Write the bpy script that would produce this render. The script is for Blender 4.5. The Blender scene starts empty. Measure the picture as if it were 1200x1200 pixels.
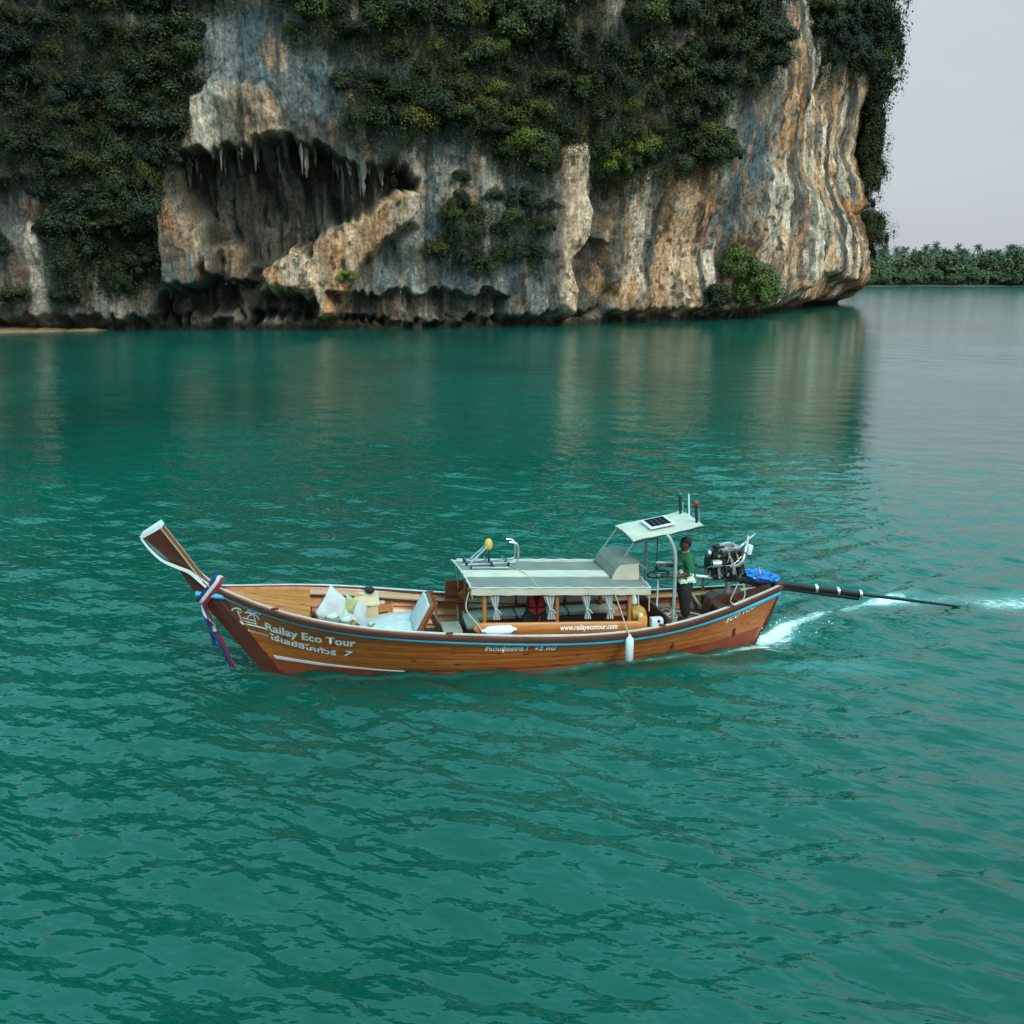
import bpy, bmesh, math, random
import numpy as np
from mathutils import Vector, Matrix

# ------------------------------------------------------------------ camera, sky, sun, exposure
SC = bpy.context.scene
CAM_H, FPX, HORIZON = 7.6, 1200.0, 312.0          # metres, pixels (1200 px frame), pixel row of the horizon
PITCH = math.atan((600 - HORIZON) / FPX)
cam_data = bpy.data.cameras.new('camera')
cam_data.sensor_width = 36.0; cam_data.lens = 36.0 * FPX / 1200.0
cam_data.clip_start = 0.1; cam_data.clip_end = 20000.0
cam = bpy.data.objects.new('camera', cam_data)
SC.collection.objects.link(cam)
cam.location = (0, 0, CAM_H); cam.rotation_euler = (math.pi / 2 - PITCH, 0, 0)
SC.camera = cam

SUN_EL, SUN_AZ = math.radians(41), math.radians(147)    # azimuth clockwise from +Y: right and behind the camera
world = bpy.data.worlds.new('World'); SC.world = world; world.use_nodes = True
wn, wl = world.node_tree.nodes, world.node_tree.links
wn.clear()
sky = wn.new('ShaderNodeTexSky'); sky.sky_type = 'NISHITA'; sky.sun_disc = False
sky.sun_elevation = SUN_EL; sky.sun_rotation = SUN_AZ; sky.dust_density = 3.0; sky.air_density = 1.0
hs = wn.new('ShaderNodeHueSaturation'); hs.inputs['Saturation'].default_value = 0.35
# thin even overcast veil laid over the clear sky, with faint cloud texture
tc = wn.new('ShaderNodeTexCoord'); mp = wn.new('ShaderNodeMapping'); mp.inputs['Scale'].default_value = (1, 1, 3.5)
nz = wn.new('ShaderNodeTexNoise'); nz.inputs['Scale'].default_value = 2.2; nz.inputs['Detail'].default_value = 6
cr = wn.new('ShaderNodeValToRGB')
cr.color_ramp.elements[0].position = 0.25; cr.color_ramp.elements[0].color = (5.7, 6.15, 6.6, 1)
cr.color_ramp.elements[1].position = 0.75; cr.color_ramp.elements[1].color = (6.75, 7.2, 7.6, 1)
mx = wn.new('ShaderNodeMixRGB'); mx.inputs[0].default_value = 0.85
bg = wn.new('ShaderNodeBackground'); bg.inputs['Strength'].default_value = 0.1
wo = wn.new('ShaderNodeOutputWorld')
wl.new(sky.outputs[0], hs.inputs['Color']); wl.new(hs.outputs[0], mx.inputs[1])
wl.new(tc.outputs['Generated'], mp.inputs[0]); wl.new(mp.outputs[0], nz.inputs['Vector'])
wl.new(nz.outputs[0], cr.inputs[0]); wl.new(cr.outputs[0], mx.inputs[2])
# an overcast sky brightens from the horizon to the zenith
sep = wn.new('ShaderNodeSeparateXYZ'); wl.new(tc.outputs['Generated'], sep.inputs[0])
gr = wn.new('ShaderNodeMapRange'); gr.inputs[1].default_value = 0.0; gr.inputs[2].default_value = 1.0
gr.inputs[3].default_value = 0.0; gr.inputs[4].default_value = 1.0; wl.new(sep.outputs['Z'], gr.inputs[0])
zr_ = wn.new('ShaderNodeValToRGB'); zr_.color_ramp.elements[0].color = (1, 1, 1, 1); zr_.color_ramp.elements[1].color = (1.3, 3.05, 3.2, 1)   # bluer and brighter through the thin cloud overhead
for p_, c_ in ((.22, (1.05, 1.08, 1.1, 1)), (.5, (1.2, 2.8, 2.95, 1))):
    e_ = zr_.color_ramp.elements.new(p_); e_.color = c_
zr_.color_ramp.interpolation = 'EASE'
wl.new(gr.outputs[0], zr_.inputs[0])
vs_ = wn.new('ShaderNodeVectorMath'); vs_.operation = 'MULTIPLY'
wl.new(mx.outputs[0], vs_.inputs[0]); wl.new(zr_.outputs[0], vs_.inputs[1])
wl.new(vs_.outputs[0], bg.inputs['Color']); wl.new(bg.outputs[0], wo.inputs['Surface'])

sun_data = bpy.data.lights.new('sun', 'SUN'); sun_data.energy = 2.4; sun_data.angle = math.radians(22)
sun_data.color = (1.0, 0.86, 0.68)
sun = bpy.data.objects.new('sun', sun_data); SC.collection.objects.link(sun)
sun_dir = Vector((math.sin(SUN_AZ) * math.cos(SUN_EL), math.cos(SUN_AZ) * math.cos(SUN_EL), math.sin(SUN_EL)))
sun.rotation_euler = sun_dir.to_track_quat('Z', 'Y').to_euler(); sun.location = (40, -40, 80)

SC.view_settings.view_transform = 'Standard'; SC.view_settings.look = 'None'
SC.view_settings.exposure = -0.05; SC.view_settings.gamma = 1.0
SC.cycles.max_bounces = 6; SC.cycles.diffuse_bounces = 3; SC.cycles.glossy_bounces = 3
SC.cycles.transmission_bounces = 3; SC.cycles.volume_bounces = 0
SC.cycles.use_denoising = True

# ------------------------------------------------------------------ helpers
COL = SC.collection
rnd = random.Random(7)

def c_ray(px, py):
    a = (px - 600) / FPX; b = (600 - py) / FPX
    c, s = math.cos(PITCH), math.sin(PITCH)
    return np.array([a, c + b * s, -s + b * c])
def on_water(px, py):                                   # the point of the sea surface seen at a pixel
    r = c_ray(px, py); return np.array([0, 0, CAM_H]) - r * CAM_H / r[2]
def project(x, y, z):
    c, s = math.cos(PITCH), math.sin(PITCH)
    zz = z - CAM_H; d = np.maximum(y * c - zz * s, 0.1); u = y * s + zz * c
    return 600 + FPX * x / d, 600 - FPX * u / d

_tab = np.random.RandomState(11).rand(16, 256, 256)
def vnoise(x, y, seed=0):                               # smooth value noise, 0..1
    t = _tab[seed % 16]
    x = np.asarray(x, float) + seed * 37.3; y = np.asarray(y, float) + seed * 17.7
    xi = np.floor(x).astype(int); yi = np.floor(y).astype(int)
    fx = x - xi; fy = y - yi
    fx = fx * fx * fx * (fx * (fx * 6 - 15) + 10); fy = fy * fy * fy * (fy * (fy * 6 - 15) + 10)
    a = t[yi & 255, xi & 255]; b = t[yi & 255, (xi + 1) & 255]
    c = t[(yi + 1) & 255, xi & 255]; d = t[(yi + 1) & 255, (xi + 1) & 255]
    return (a * (1 - fx) + b * fx) * (1 - fy) + (c * (1 - fx) + d * fx) * fy
def fbm(x, y, o=4, seed=0):
    s = 0; a = .5; n = 0
    for i in range(o):
        s = s + a * vnoise(x * 2 ** i, y * 2 ** i, seed + i); n += a; a *= .5
    return s / n
def sstep(a, b, x):
    t = np.clip((x - a) / (b - a), 0, 1); return t * t * (3 - 2 * t)
def poly_sdf(px, py, pts):                              # signed distance to a polygon, negative inside
    d = np.full(px.shape, 1e18); ins = np.zeros(px.shape, bool); n = len(pts)
    for i in range(n):
        x1, y1 = pts[i]; x2, y2 = pts[(i + 1) % n]
        ex, ey = x2 - x1, y2 - y1; wx, wy = px - x1, py - y1
        t = np.clip((wx * ex + wy * ey) / (ex * ex + ey * ey + 1e-9), 0, 1)
        d = np.minimum(d, (wx - ex * t) ** 2 + (wy - ey * t) ** 2)
        if y1 != y2:
            c = ((y1 > py) != (y2 > py)) & (px < ex * (py - y1) / (y2 - y1) + x1)
            ins ^= c
    d = np.sqrt(d); return np.where(ins, -d, d)
def inpoly(px, py, pts, soft=6.0):
    return 1 - sstep(-soft, soft, poly_sdf(px, py, pts))

def node_mat(name):
    m = bpy.data.materials.new(name); m.use_nodes = True
    nt = m.node_tree; return m, nt.nodes, nt.links, nt.nodes['Principled BSDF']
_mats = {}
def pm(name, c1, c2=None, scale=6.0, rough=0.6, bump=0.0, stretch=(1, 1, 1), metal=0.0, detail=5, coords='Object', spec=0.5, bscale=None, coat=0.0):
    """procedural material: noise between two colours, slight relief and uneven gloss"""
    if name in _mats: return _mats[name]
    m, N, L, b = node_mat(name)
    c2 = c2 or tuple(min(1, v * 0.72) for v in c1)
    t = N.new('ShaderNodeTexCoord'); mp = N.new('ShaderNodeMapping'); mp.inputs['Scale'].default_value = stretch
    n = N.new('ShaderNodeTexNoise'); n.inputs['Scale'].default_value = scale; n.inputs['Detail'].default_value = detail
    r = N.new('ShaderNodeValToRGB')
    r.color_ramp.elements[0].position = .32; r.color_ramp.elements[0].color = (*c2, 1)
    r.color_ramp.elements[1].position = .68; r.color_ramp.elements[1].color = (*c1, 1)
    L.new(t.outputs[coords], mp.inputs[0]); L.new(mp.outputs[0], n.inputs['Vector'])
    L.new(n.outputs[0], r.inputs[0]); L.new(r.outputs[0], b.inputs['Base Color'])
    rr = N.new('ShaderNodeMapRange'); rr.inputs[3].default_value = max(.03, rough - .1); rr.inputs[4].default_value = min(1, rough + .12)
    L.new(n.outputs[0], rr.inputs[0]); L.new(rr.outputs[0], b.inputs['Roughness'])
    b.inputs['Metallic'].default_value = metal; b.inputs['Specular IOR Level'].default_value = spec
    b.inputs['Coat Weight'].default_value = coat; b.inputs['Coat Roughness'].default_value = .25
    if bump:
        n2 = N.new('ShaderNodeTexNoise'); n2.inputs['Scale'].default_value = bscale or scale * 3; n2.inputs['Detail'].default_value = 4
        L.new(mp.outputs[0], n2.inputs['Vector'])
        bp = N.new('ShaderNodeBump'); bp.inputs['Strength'].default_value = bump; bp.inputs['Distance'].default_value = .02
        L.new(n2.outputs[0], bp.inputs['Height']); L.new(bp.outputs[0], b.inputs['Normal'])
    _mats[name] = m; return m

def tag(o, label=None, cat=None, group=None, kind=None):
    if label: o['label'] = label
    if cat: o['category'] = cat
    if group: o['group'] = group
    if kind: o['kind'] = kind
    return o
def link(name, me, material=None, parent=None, smooth=False):
    o = bpy.data.objects.new(name, me); COL.objects.link(o)
    if parent is not None: o.parent = parent
    if material is not None and not me.materials: me.materials.append(material)
    if smooth: me.polygons.foreach_set('use_smooth', [True] * len(me.polygons))
    return o
def grid_mesh(name, P, closed_u=False):
    """P: (rows, cols, 3) array -> quad grid mesh"""
    r, c = P.shape[:2]
    i = np.arange(r * c).reshape(r, c)
    f = np.stack([i[:-1, :-1], i[:-1, 1:], i[1:, 1:], i[1:, :-1]], -1).reshape(-1, 4)
    return arr_mesh(name, P.reshape(-1, 3), f)
def arr_mesh(name, V, F):
    me = bpy.data.meshes.new(name); n, k = len(F), F.shape[1]
    me.vertices.add(len(V)); me.vertices.foreach_set('co', np.ascontiguousarray(V, np.float32).ravel())
    me.loops.add(n * k); me.loops.foreach_set('vertex_index', np.ascontiguousarray(F, np.int32).ravel())
    me.polygons.add(n); me.polygons.foreach_set('loop_start', np.arange(0, n * k, k, dtype=np.int32))
    me.update(calc_edges=True); return me
def set_col(me, name, rgb):
    a = me.color_attributes.new(name, 'FLOAT_COLOR', 'POINT')
    c = np.ones((len(rgb), 4), np.float32); c[:, :3] = rgb; a.data.foreach_set('color', c.ravel())
def set_val(me, name, v):
    a = me.attributes.new(name, 'FLOAT', 'POINT'); a.data.foreach_set('value', np.ascontiguousarray(v, np.float32))
def empty(name, loc=(0, 0, 0), rot=(0, 0, 0), scale=(1, 1, 1), parent=None):
    o = bpy.data.objects.new(name, None); COL.objects.link(o); o.location = loc; o.rotation_euler = rot; o.scale = scale
    o.empty_display_size = .1
    if parent is not None: o.parent = parent
    return o

# ------------------------------------------------------------------ boat frame (needed by the sea for the wake)
BOAT_O = np.array([0.016, 19.510, 0.0]); BOAT_YAW = math.radians(10.97)
def boat_local(x, y):
    ca, sa = math.cos(BOAT_YAW), math.sin(BOAT_YAW); dx, dy = x - BOAT_O[0], y - BOAT_O[1]
    return dx * ca + dy * sa, -dx * sa + dy * ca

# ------------------------------------------------------------------ sea
def wake_fields(X, Y):
    """height added by the boat and foam amount at world points"""
    lx, ly = boat_local(X, Y)
    h = np.zeros_like(X); foam = np.zeros_like(X)
    al = np.abs(ly)
    # hollow beside the stern run, then the rooster hump behind it
    h -= 0.13 * np.exp(-((lx - 5.2) / 1.3) ** 2 - (ly / .75) ** 2)
    h += 0.09 * np.exp(-((lx - 7.1) / 1.0) ** 2 - (ly / .5) ** 2)
    # diverging waves spreading from bow and stern
    for x0, amp, spread in ((-4.6, .035, .36), (4.6, .05, .40)):
        t = lx - x0; ok = sstep(0.3, 2.0, t); arm = .25 + spread * t
        h += amp * ok * np.exp(-((al - arm) / (.5 + .10 * np.maximum(t, 0))) ** 2) * np.cos((al - arm) * 5.2 - t * .8) / (1 + .05 * np.maximum(t, 0))
    t = lx - 5.5
    h += .03 * sstep(0, 1.5, t) * np.exp(-(ly / (.6 + .22 * np.maximum(t, 0))) ** 2) * np.cos(t * 3.3 + .6 * al * al) / (1 + .05 * np.maximum(t, 0))
    # churned white water: stern, propeller line, thin edges along the hull
    w = .28 + .07 * np.maximum(t, 0)
    cy = .12 + .43 * t
    foam += .90 * sstep(-.7, .3, t) * (1 - .18 * sstep(.5, 2.2, t)) * (1 - sstep(3.4, 5.8, t)) * np.exp(-((ly - cy) / (.20 + .075 * np.maximum(t, 0))) ** 2)
    foam += .36 * np.exp(-((lx - 5.9) / .8) ** 2 - ((ly + .05) / .42) ** 2)
    foam += .66 * sstep(10.6, 11.4, lx) * np.exp(-((ly - .75) / (.30 + .05 * np.maximum(lx - 10, 0))) ** 2)
    foam += .5 * sstep(3.0, 4, t) * (1 - sstep(6, 9, t)) * np.exp(-((ly - 1.35) / .4) ** 2)
    foam += .55 * np.exp(-((lx - 4.9) / .55) ** 2 - ((ly + .42) / .16) ** 2) + .4 * np.exp(-((lx - 5.7) / .5) ** 2 - ((ly + .1) / .35) ** 2)
    hw = .97 * np.sqrt(np.clip(1 - ((lx - .3) / 5.6) ** 2, 0, 1))
    near = np.exp(-((al - hw) / .13) ** 2) * ((lx > -5.1) & (lx < 5.4))
    foam += near * (.36 + .22 * sstep(-1, 2.5, lx))
    foam += .38 * sstep(2.3, 4, lx) * (1 - sstep(6, 8.5, lx)) * np.exp(-((al - 1.45 - .2 * (lx - 3)) / .45) ** 2)
    return h, foam

def make_sea():
    rs = [2.0]
    while rs[-1] < 7000:
        r = rs[-1]
        rs.append(r + r * (.0044 if 7 < r < 45 else .0068 if r < 130 else .03))
    R = np.array(rs)
    A = np.concatenate([np.linspace(-180, -42, 24)[:-1], np.linspace(-42, 42, 580), np.linspace(42, 180, 24)[1:]])
    A = np.radians(A)
    rr, aa = np.meshgrid(R, A, indexing='ij')
    X = rr * np.sin(aa); Y = rr * np.cos(aa)
    Z = np.zeros_like(X)
    g = np.random.RandomState(3)
    dr = np.gradient(R)[:, None]
    for k in range(150):
        lam = .22 * (1.7 / .22) ** (g.rand() ** 1.0) if k < 138 else 2.1 + 2.4 * g.rand()
        th = math.radians(-110 + g.randn() * 27)             # travels toward the camera, crests lie across the view
        kx, ky = 2 * math.pi / lam * math.cos(th), 2 * math.pi / lam * math.sin(th)
        amp = .0046 * lam ** .90 if lam < 2 else .011
        fade = sstep(2.5, 5, lam / dr)
        ph = g.rand() * 6.28
        wob = 1.5 * (vnoise(X / (lam * 7), Y / (lam * 7), k) - .5)
        env = .3 + 1.3 * vnoise(X / (lam * 3.0) + 9, Y / (lam * 3) + 5, k + 3)
        p = kx * X + ky * Y + ph + wob * 4
        Z += amp * fade * env * (np.sin(p) + .15 * np.sin(2 * p + .6))
    # gusts: patches of livelier and calmer water; quieter out to the right and far away
    gust = .5 + 1.0 * fbm(X / 7, Y / 10, 3, 5)
    calm = 1 - .62 * sstep(4, 15, X - .12 * (Y - 20)) * sstep(5, 14, Y)
    calm *= 1 - .38 * sstep(18, 45, Y)
    Z *= gust * calm
    ripple = (gust * calm).ravel()
    h, foam = wake_fields(X, Y)
    Z += h
    # lumpy foam
    Z += np.clip(foam, 0, 1) * .055 * (fbm(X * 4.5, Y * 4.5, 3, 7) - .45)
    me = grid_mesh('sea', np.stack([X, Y, Z], -1))
    set_val(me, 'foam', np.clip(foam, 0, 1.3).ravel()); set_val(me, 'micro', (.012 + .125 * sstep(18, 70, np.hypot(X, Y))).ravel()); set_val(me, 'ripple', np.clip(ripple * 1.1 - .08, .05, 1.4))
    o = link('sea', me, smooth=True); tag(o, kind='structure')
    m, N, L, b = node_mat('sea_water'); me.materials.append(m)
    geo = N.new('ShaderNodeNewGeometry')
    # body colour: turquoise green, milkier in patches where sand is stirred up
    def noise(sc, st=(1, 1, 1), det=3, rough=.5, rot=0.0):
        mp = N.new('ShaderNodeMapping'); mp.inputs['Scale'].default_value = st; mp0 = N.new('ShaderNodeMapping'); mp0.inputs['Rotation'].default_value = (0, 0, -rot); L.new(geo.outputs['Position'], mp0.inputs[0]); L.new(mp0.outputs[0], mp.inputs[0])
        n = N.new('ShaderNodeTexNoise'); n.inputs['Scale'].default_value = sc; n.inputs['Detail'].default_value = det; n.inputs['Roughness'].default_value = rough
        L.new(mp.outputs[0], n.inputs['Vector']); return n
    n1 = noise(.045, (1, .6, 1)); cr = N.new('ShaderNodeValToRGB')
    cr.color_ramp.elements[0].position = .35; cr.color_ramp.elements[0].color = (.0000, .050, .035, 1)
    cr.color_ramp.elements[1].position = .68; cr.color_ramp.elements[1].color = (.0000, .092, .068, 1)
    L.new(n1.outputs[0], cr.inputs[0])
    at = N.new('ShaderNodeAttribute'); at.attribute_name = 'foam'
    nf = noise(7.5, (.7, 1.5, 1), 8, .78)
    add = N.new('ShaderNodeMath'); add.operation = 'MULTIPLY_ADD'; add.inputs[1].default_value = 1.7
    sub = N.new('ShaderNodeMath'); sub.operation = 'SUBTRACT'; sub.inputs[1].default_value = 1.42
    L.new(nf.outputs[0], add.inputs[0]); L.new(at.outputs['Fac'], add.inputs[2]); L.new(add.outputs[0], sub.inputs[0])
    gate = N.new('ShaderNodeMapRange'); gate.inputs[1].default_value = .08; gate.inputs[2].default_value = .3; L.new(at.outputs['Fac'], gate.inputs[0])
    ramp = N.new('ShaderNodeMapRange'); ramp.inputs[1].default_value = 0; ramp.inputs[2].default_value = .4
    L.new(sub.outputs[0], ramp.inputs[0]); L.new(gate.outputs[0], ramp.inputs[4])
    # aerated pale water round the foam
    aer = N.new('ShaderNodeMix'); aer.data_type = 'RGBA'
    ma = N.new('ShaderNodeMapRange'); ma.inputs[1].default_value = .1; ma.inputs[2].default_value = 1.3; ma.inputs[4].default_value = .7
    L.new(at.outputs['Fac'], ma.inputs[0]); L.new(ma.outputs[0], aer.inputs[0])
    L.new(cr.outputs[0], aer.inputs[6]); aer.inputs[7].default_value = (.12, .36, .33, 1)
    mf = N.new('ShaderNodeMix'); mf.data_type = 'RGBA'
    L.new(ramp.outputs[0], mf.inputs[0]); L.new(aer.outputs[2], mf.inputs[6]); mf.inputs[7].default_value = (.78, .8, .8, 1)
    L.new(mf.outputs[2], b.inputs['Base Color'])
    rg = N.new('ShaderNodeMapRange'); mc = N.new('ShaderNodeAttribute'); mc.attribute_name = 'micro'; L.new(mc.outputs['Fac'], rg.inputs[3]); rg.inputs[4].default_value = .7
    L.new(ramp.outputs[0], rg.inputs[0]); L.new(rg.outputs[0], b.inputs['Roughness'])
    b.inputs['IOR'].default_value = 1.36
    # fine ripples
    r1 = noise(3.1, (.8, 1.7, 1), 1, .5, -.45); r2 = noise(7.5, (.8, 1.5, 1), 1, .5, -.25)
    mul = N.new('ShaderNodeMath'); mul.operation = 'MULTIPLY_ADD'; mul.inputs[1].default_value = .32
    L.new(r2.outputs[0], mul.inputs[0]); L.new(r1.outputs[0], mul.inputs[2])
    bp = N.new('ShaderNodeBump'); rp = N.new('ShaderNodeAttribute'); rp.attribute_name = 'ripple'; rs_ = N.new('ShaderNodeMath'); rs_.operation = 'MULTIPLY'
    L.new(rp.outputs['Fac'], rs_.inputs[0]); L.new(mul.outputs[0], rs_.inputs[1])
    bp.inputs['Strength'].default_value = 1.0; bp.inputs['Distance'].default_value = .055
    L.new(rs_.outputs[0], bp.inputs['Height']); L.new(bp.outputs[0], b.inputs['Normal'])
    return o
make_sea()

# ------------------------------------------------------------------ limestone cliff
BASE_PX = [(-420, 391), (-200, 390), (0, 389), (200, 387.5), (400, 387.5), (600, 384.5), (690, 381.5), (760, 379), (850, 375), (905, 368), (955, 362), (985, 357.5)]
base = [on_water(*p)[:2] for p in BASE_PX]
e = base[-1]
base += [e + np.array(v) for v in ((2.5, 6), (3.5, 16), (0, 34), (-14, 54), (-40, 72), (-80, 82))]
base = np.array(base)
def resample(P, step):
    for _ in range(4):                                   # corner cutting -> smooth plan curve
        Q = [P[0]]
        for a, b in zip(P[:-1], P[1:]): Q += [a * .75 + b * .25, a * .25 + b * .75]
        P = np.array(Q + [P[-1]])
    s = np.concatenate([[0], np.cumsum(np.linalg.norm(np.diff(P, axis=0), axis=1))])
    u = np.arange(0, s[-1], step)
    return u, np.stack([np.interp(u, s, P[:, 0]), np.interp(u, s, P[:, 1])], -1)
CU, CB = resample(base, .19)
tan = np.gradient(CB, axis=0); tan /= np.linalg.norm(tan, axis=1)[:, None]
CN = np.stack([tan[:, 1], -tan[:, 0]], -1)               # outward, toward the sea
ker = np.hanning(95); ker /= ker.sum()
CN = np.stack([np.convolve(np.pad(CN[:, i], 47, 'edge'), ker, 'valid') for i in (0, 1)], -1)
CN /= np.linalg.norm(CN, axis=1)[:, None]
u_corner = CU[np.argmin(np.linalg.norm(CB - e, axis=1))]
CVr = np.concatenate([np.arange(-1.2, 34, .18), np.arange(34, 52, .45), np.linspace(52, 104, 44)])
U, V = np.meshgrid(CU, CVr, indexing='ij')
bx = CB[:, 0][:, None] + 0 * V; by = CB[:, 1][:, None] + 0 * V
PX, PY = project(bx, by, V)                              # where each bit of the face sits in the photograph
front = 1 - sstep(u_corner + 2, u_corner + 8, U)

CAVE = [(207, 183), (240, 180), (262, 176), (300, 170), (338, 160), (365, 168), (400, 190), (440, 196), (478, 200), (492, 212), (462, 226), (440, 240), (415, 254), (392, 262), (360, 285), (330, 302), (306, 318), (300, 338), (322, 345), (372, 352), (374, 372), (180, 372), (190, 348), (200, 338), (248, 336), (252, 300), (232, 262), (206, 225)]
NOTCH = [[(385, 344), (480, 343), (592, 345), (590, 376), (398, 376)], [(668, 300), (690, 272), (716, 288), (722, 345), (712, 372), (670, 372)], [(905, 352), (945, 318), (975, 330), (1000, 350), (985, 372), (905, 372)], [(700, 205), (728, 215), (715, 260), (692, 300), (684, 270)], [(0, 215), (40, 205), (62, 240), (45, 262), (0, 265)]]
LEDGE = [(302, 320), (330, 302), (400, 264), (440, 238), (492, 216), (486, 262), (440, 290), (420, 312), (408, 345), (398, 372), (374, 372), (368, 342), (320, 338)]
UPBLOCK = [(212, 180), (224, 118), (250, 92), (312, 104), (338, 156), (265, 176)]
PILLAR = [(661, 176), (686, 168), (684, 230), (692, 262), (676, 330), (667, 374), (650, 356), (656, 250)]
STUB = [(250, 290), (275, 285), (297, 310), (290, 328), (262, 334), (250, 318)]
PILLAR2 = [(195, 240), (215, 225), (246, 262), (250, 320), (240, 338), (198, 335)]
BULGE = [(955, 240), (985, 250), (1002, 300), (1002, 345), (960, 340), (900, 345), (860, 280), (880, 200), (930, 220)]

wob = (fbm(U * .9, V * .35, 3, 2) - .5) * 16
teeth = (vnoise(U * 1.9 + V * .2, U * 0 + 3, 4) - .5) * 13 * vnoise(U * .3, U * 0, 9) * 1.6 + (vnoise(U * .45, U * 0 + 8, 5) - .5) * 16
def fp(pts, soft=5, w=.6, tooth=0.0):
    return inpoly(PX + wob * w, PY + wob * w * .5 + teeth * tooth, pts, soft) * front

d = 5.0 * (fbm(U / 22, V / 26, 3, 1) - .5) + 2.4 * (fbm(U / 6.5, V / 9, 4, 3) - .5)
warp = U + 1.1 * (fbm(U / 7, V / 9, 2, 8) - .5)
fl1 = 1 - np.abs(2 * vnoise(warp / 2.1, V / 16, 6) - 1); fl2 = 1 - np.abs(2 * vnoise(warp / .75, V / 7, 7) - 1)
d += .5 * (1 - np.abs(2 * fbm(U / 1.3, V / 4.5, 3, 13) - 1)) ** 2 + .65 * fl1 + .42 * fl2 + .5 * (fbm(U / 1.2, V / 2.2, 3, 9) - .5) + .26 * (fbm(U / .5, V / .8, 2, 10) - .5) + .4 * (1 - np.abs(2 * fbm(U / 2.2, V / 3.4, 4, 15) - 1))
cave = fp(CAVE, 6, 1.3, 1.0); d -= cave * (4.2 + 3.5 * (fbm(U / 3, V / 6, 3, 4) - .5) + 3.4 * (vnoise(warp / 1.3, V / 9, 2) - .5) + 1.6 * (vnoise(warp / .6, V / 5, 3) - .5))
for i, n in enumerate(NOTCH): d -= fp(n, 3.5, .6, .6) * (2.8 if i in (0, 1) else 2.4)
ledge = fp(LEDGE, 6, .5, .35); d += ledge * 2.6
upb = fp(UPBLOCK, 5, .5, .5); d += upb * 1.9
pil = fp(PILLAR, 5, .3); d += pil * 2.0
stub = fp(STUB, 4, .4, .4); d += stub * 5.2
pil2 = fp(PILLAR2, 5, .5); d += pil2 * 4.0
blg = fp(BULGE, 22, .3); d += blg * 2.2
# sea-worn notch along the foot with a ragged drip edge
lip = 1.8 + 1.8 * (fbm(U / 5, U * 0, 3, 12) - .5) + .9 * (vnoise(U * 1.6, U * 0, 13) - .5)
d -= 2.7 * (1 - sstep(lip - .9, lip + .3, V)) * (1 - pil * .8)
# right-hand outline: overhanging brow, waist, bulging foot
prof = np.interp(PY, [-400, -60, 40, 85, 110, 150, 182, 215, 240, 252, 280, 300, 338, 352, 364], [0, 1.5, 3.2, 3.6, 2.6, .4, -1.4, .4, .7, -1.2, .5, 1.0, .9, -.8, -2.6])
d += prof * np.exp(-((U - u_corner - 2) / 13) ** 2)
# crown of the rock leans back
topv = 86 + 10 * (fbm(U / 30, U * 0, 3, 14) - .5)
d -= np.where(V > 34, ((np.maximum(V - 34, 0)) / 40) ** 2 * 9, 0) + 26 * sstep(topv, topv + 12, V)
d -= 3.2 * sstep(24, 48, V) * np.exp(-((U - u_corner - 3) / 16) ** 2)
gx = bx + CN[:, 0][:, None] * d; gy = by + CN[:, 1][:, None] * d
CLIFF_P = np.stack([gx, gy, V], -1)

# natural rock colours: grey, blue-grey algae film, tan, orange iron stain, white flowstone, black lichen streaks
def streak(freq, vf, seed, sharp=1.0):
    s = vnoise(warp * freq, V * vf, seed) * .65 + vnoise(warp * freq * 2.3, V * vf * 1.4, seed + 1) * .35
    return s
GREY, BLUE, TAN, ORANGE, WHITE, BLACK = [np.array(c) for c in ((.125, .13, .125), (.105, .155, .19), (.60, .47, .37), (.60, .33, .165), (.78, .74, .69), (.022, .022, .022))]
def blend(c, col, w): return c * (1 - w[..., None]) + col * w[..., None]
c = np.ones(U.shape + (3,)) * GREY
c *= (.8 + .8 * fbm(U / 4, V / 7, 4, 2))[..., None]
blue = sum(inpoly(PX + wob, PY + wob, q, 14) for q in ([(225, 20), (335, 20), (345, 95), (335, 150), (225, 105)], [(345, 70), (470, 70), (560, 175), (500, 185), (405, 170), (345, 150)], [(500, 200), (655, 215), (655, 375), (590, 378), (560, 280), (490, 270)], [(420, 290), (520, 275), (560, 345), (410, 345)], [(835, 95), (888, 90), (892, 170), (870, 285), (845, 270)], [(195, 295), (250, 295), (250, 340), (195, 340)], [(0, 220), (35, 250), (30, 310), (0, 320)], [(590, 330), (650, 330), (650, 376), (590, 376)])) * front
c = blend(c, BLUE * 1.15, np.clip(blue, 0, 1) * (.45 + .5 * fbm(U / 2, V / 5, 3, 5)))
tanw = np.clip(ledge * .6 + upb * .6 + pil + .85 * fp([(745, 215), (800, 200), (840, 250), (850, 365), (760, 370), (722, 345), (735, 270)], 10) + .95 * fp([(890, 60), (950, 0), (985, 40), (1030, 80), (1000, 150), (985, 185), (1010, 250), (1010, 350), (960, 345), (905, 330), (870, 280), (880, 200)], 10) + .7 * fp([(490, 192), (545, 190), (555, 235), (500, 245)], 8) + .5 * stub + .12 * pil2, 0, 1)
c = blend(c, TAN, tanw * (.6 + .4 * sstep(.3, .6, streak(.35, .05, 3))))
tanw = np.clip(tanw + .6 * sstep(.47, .60, fbm(U / 5, V / 16, 3, 10)) * (1 - cave) * (1 - .6 * np.clip(blue, 0, 1)) * front, 0, 1)
c = blend(c, TAN * .85, np.clip(tanw, 0, 1) * .35)
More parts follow.
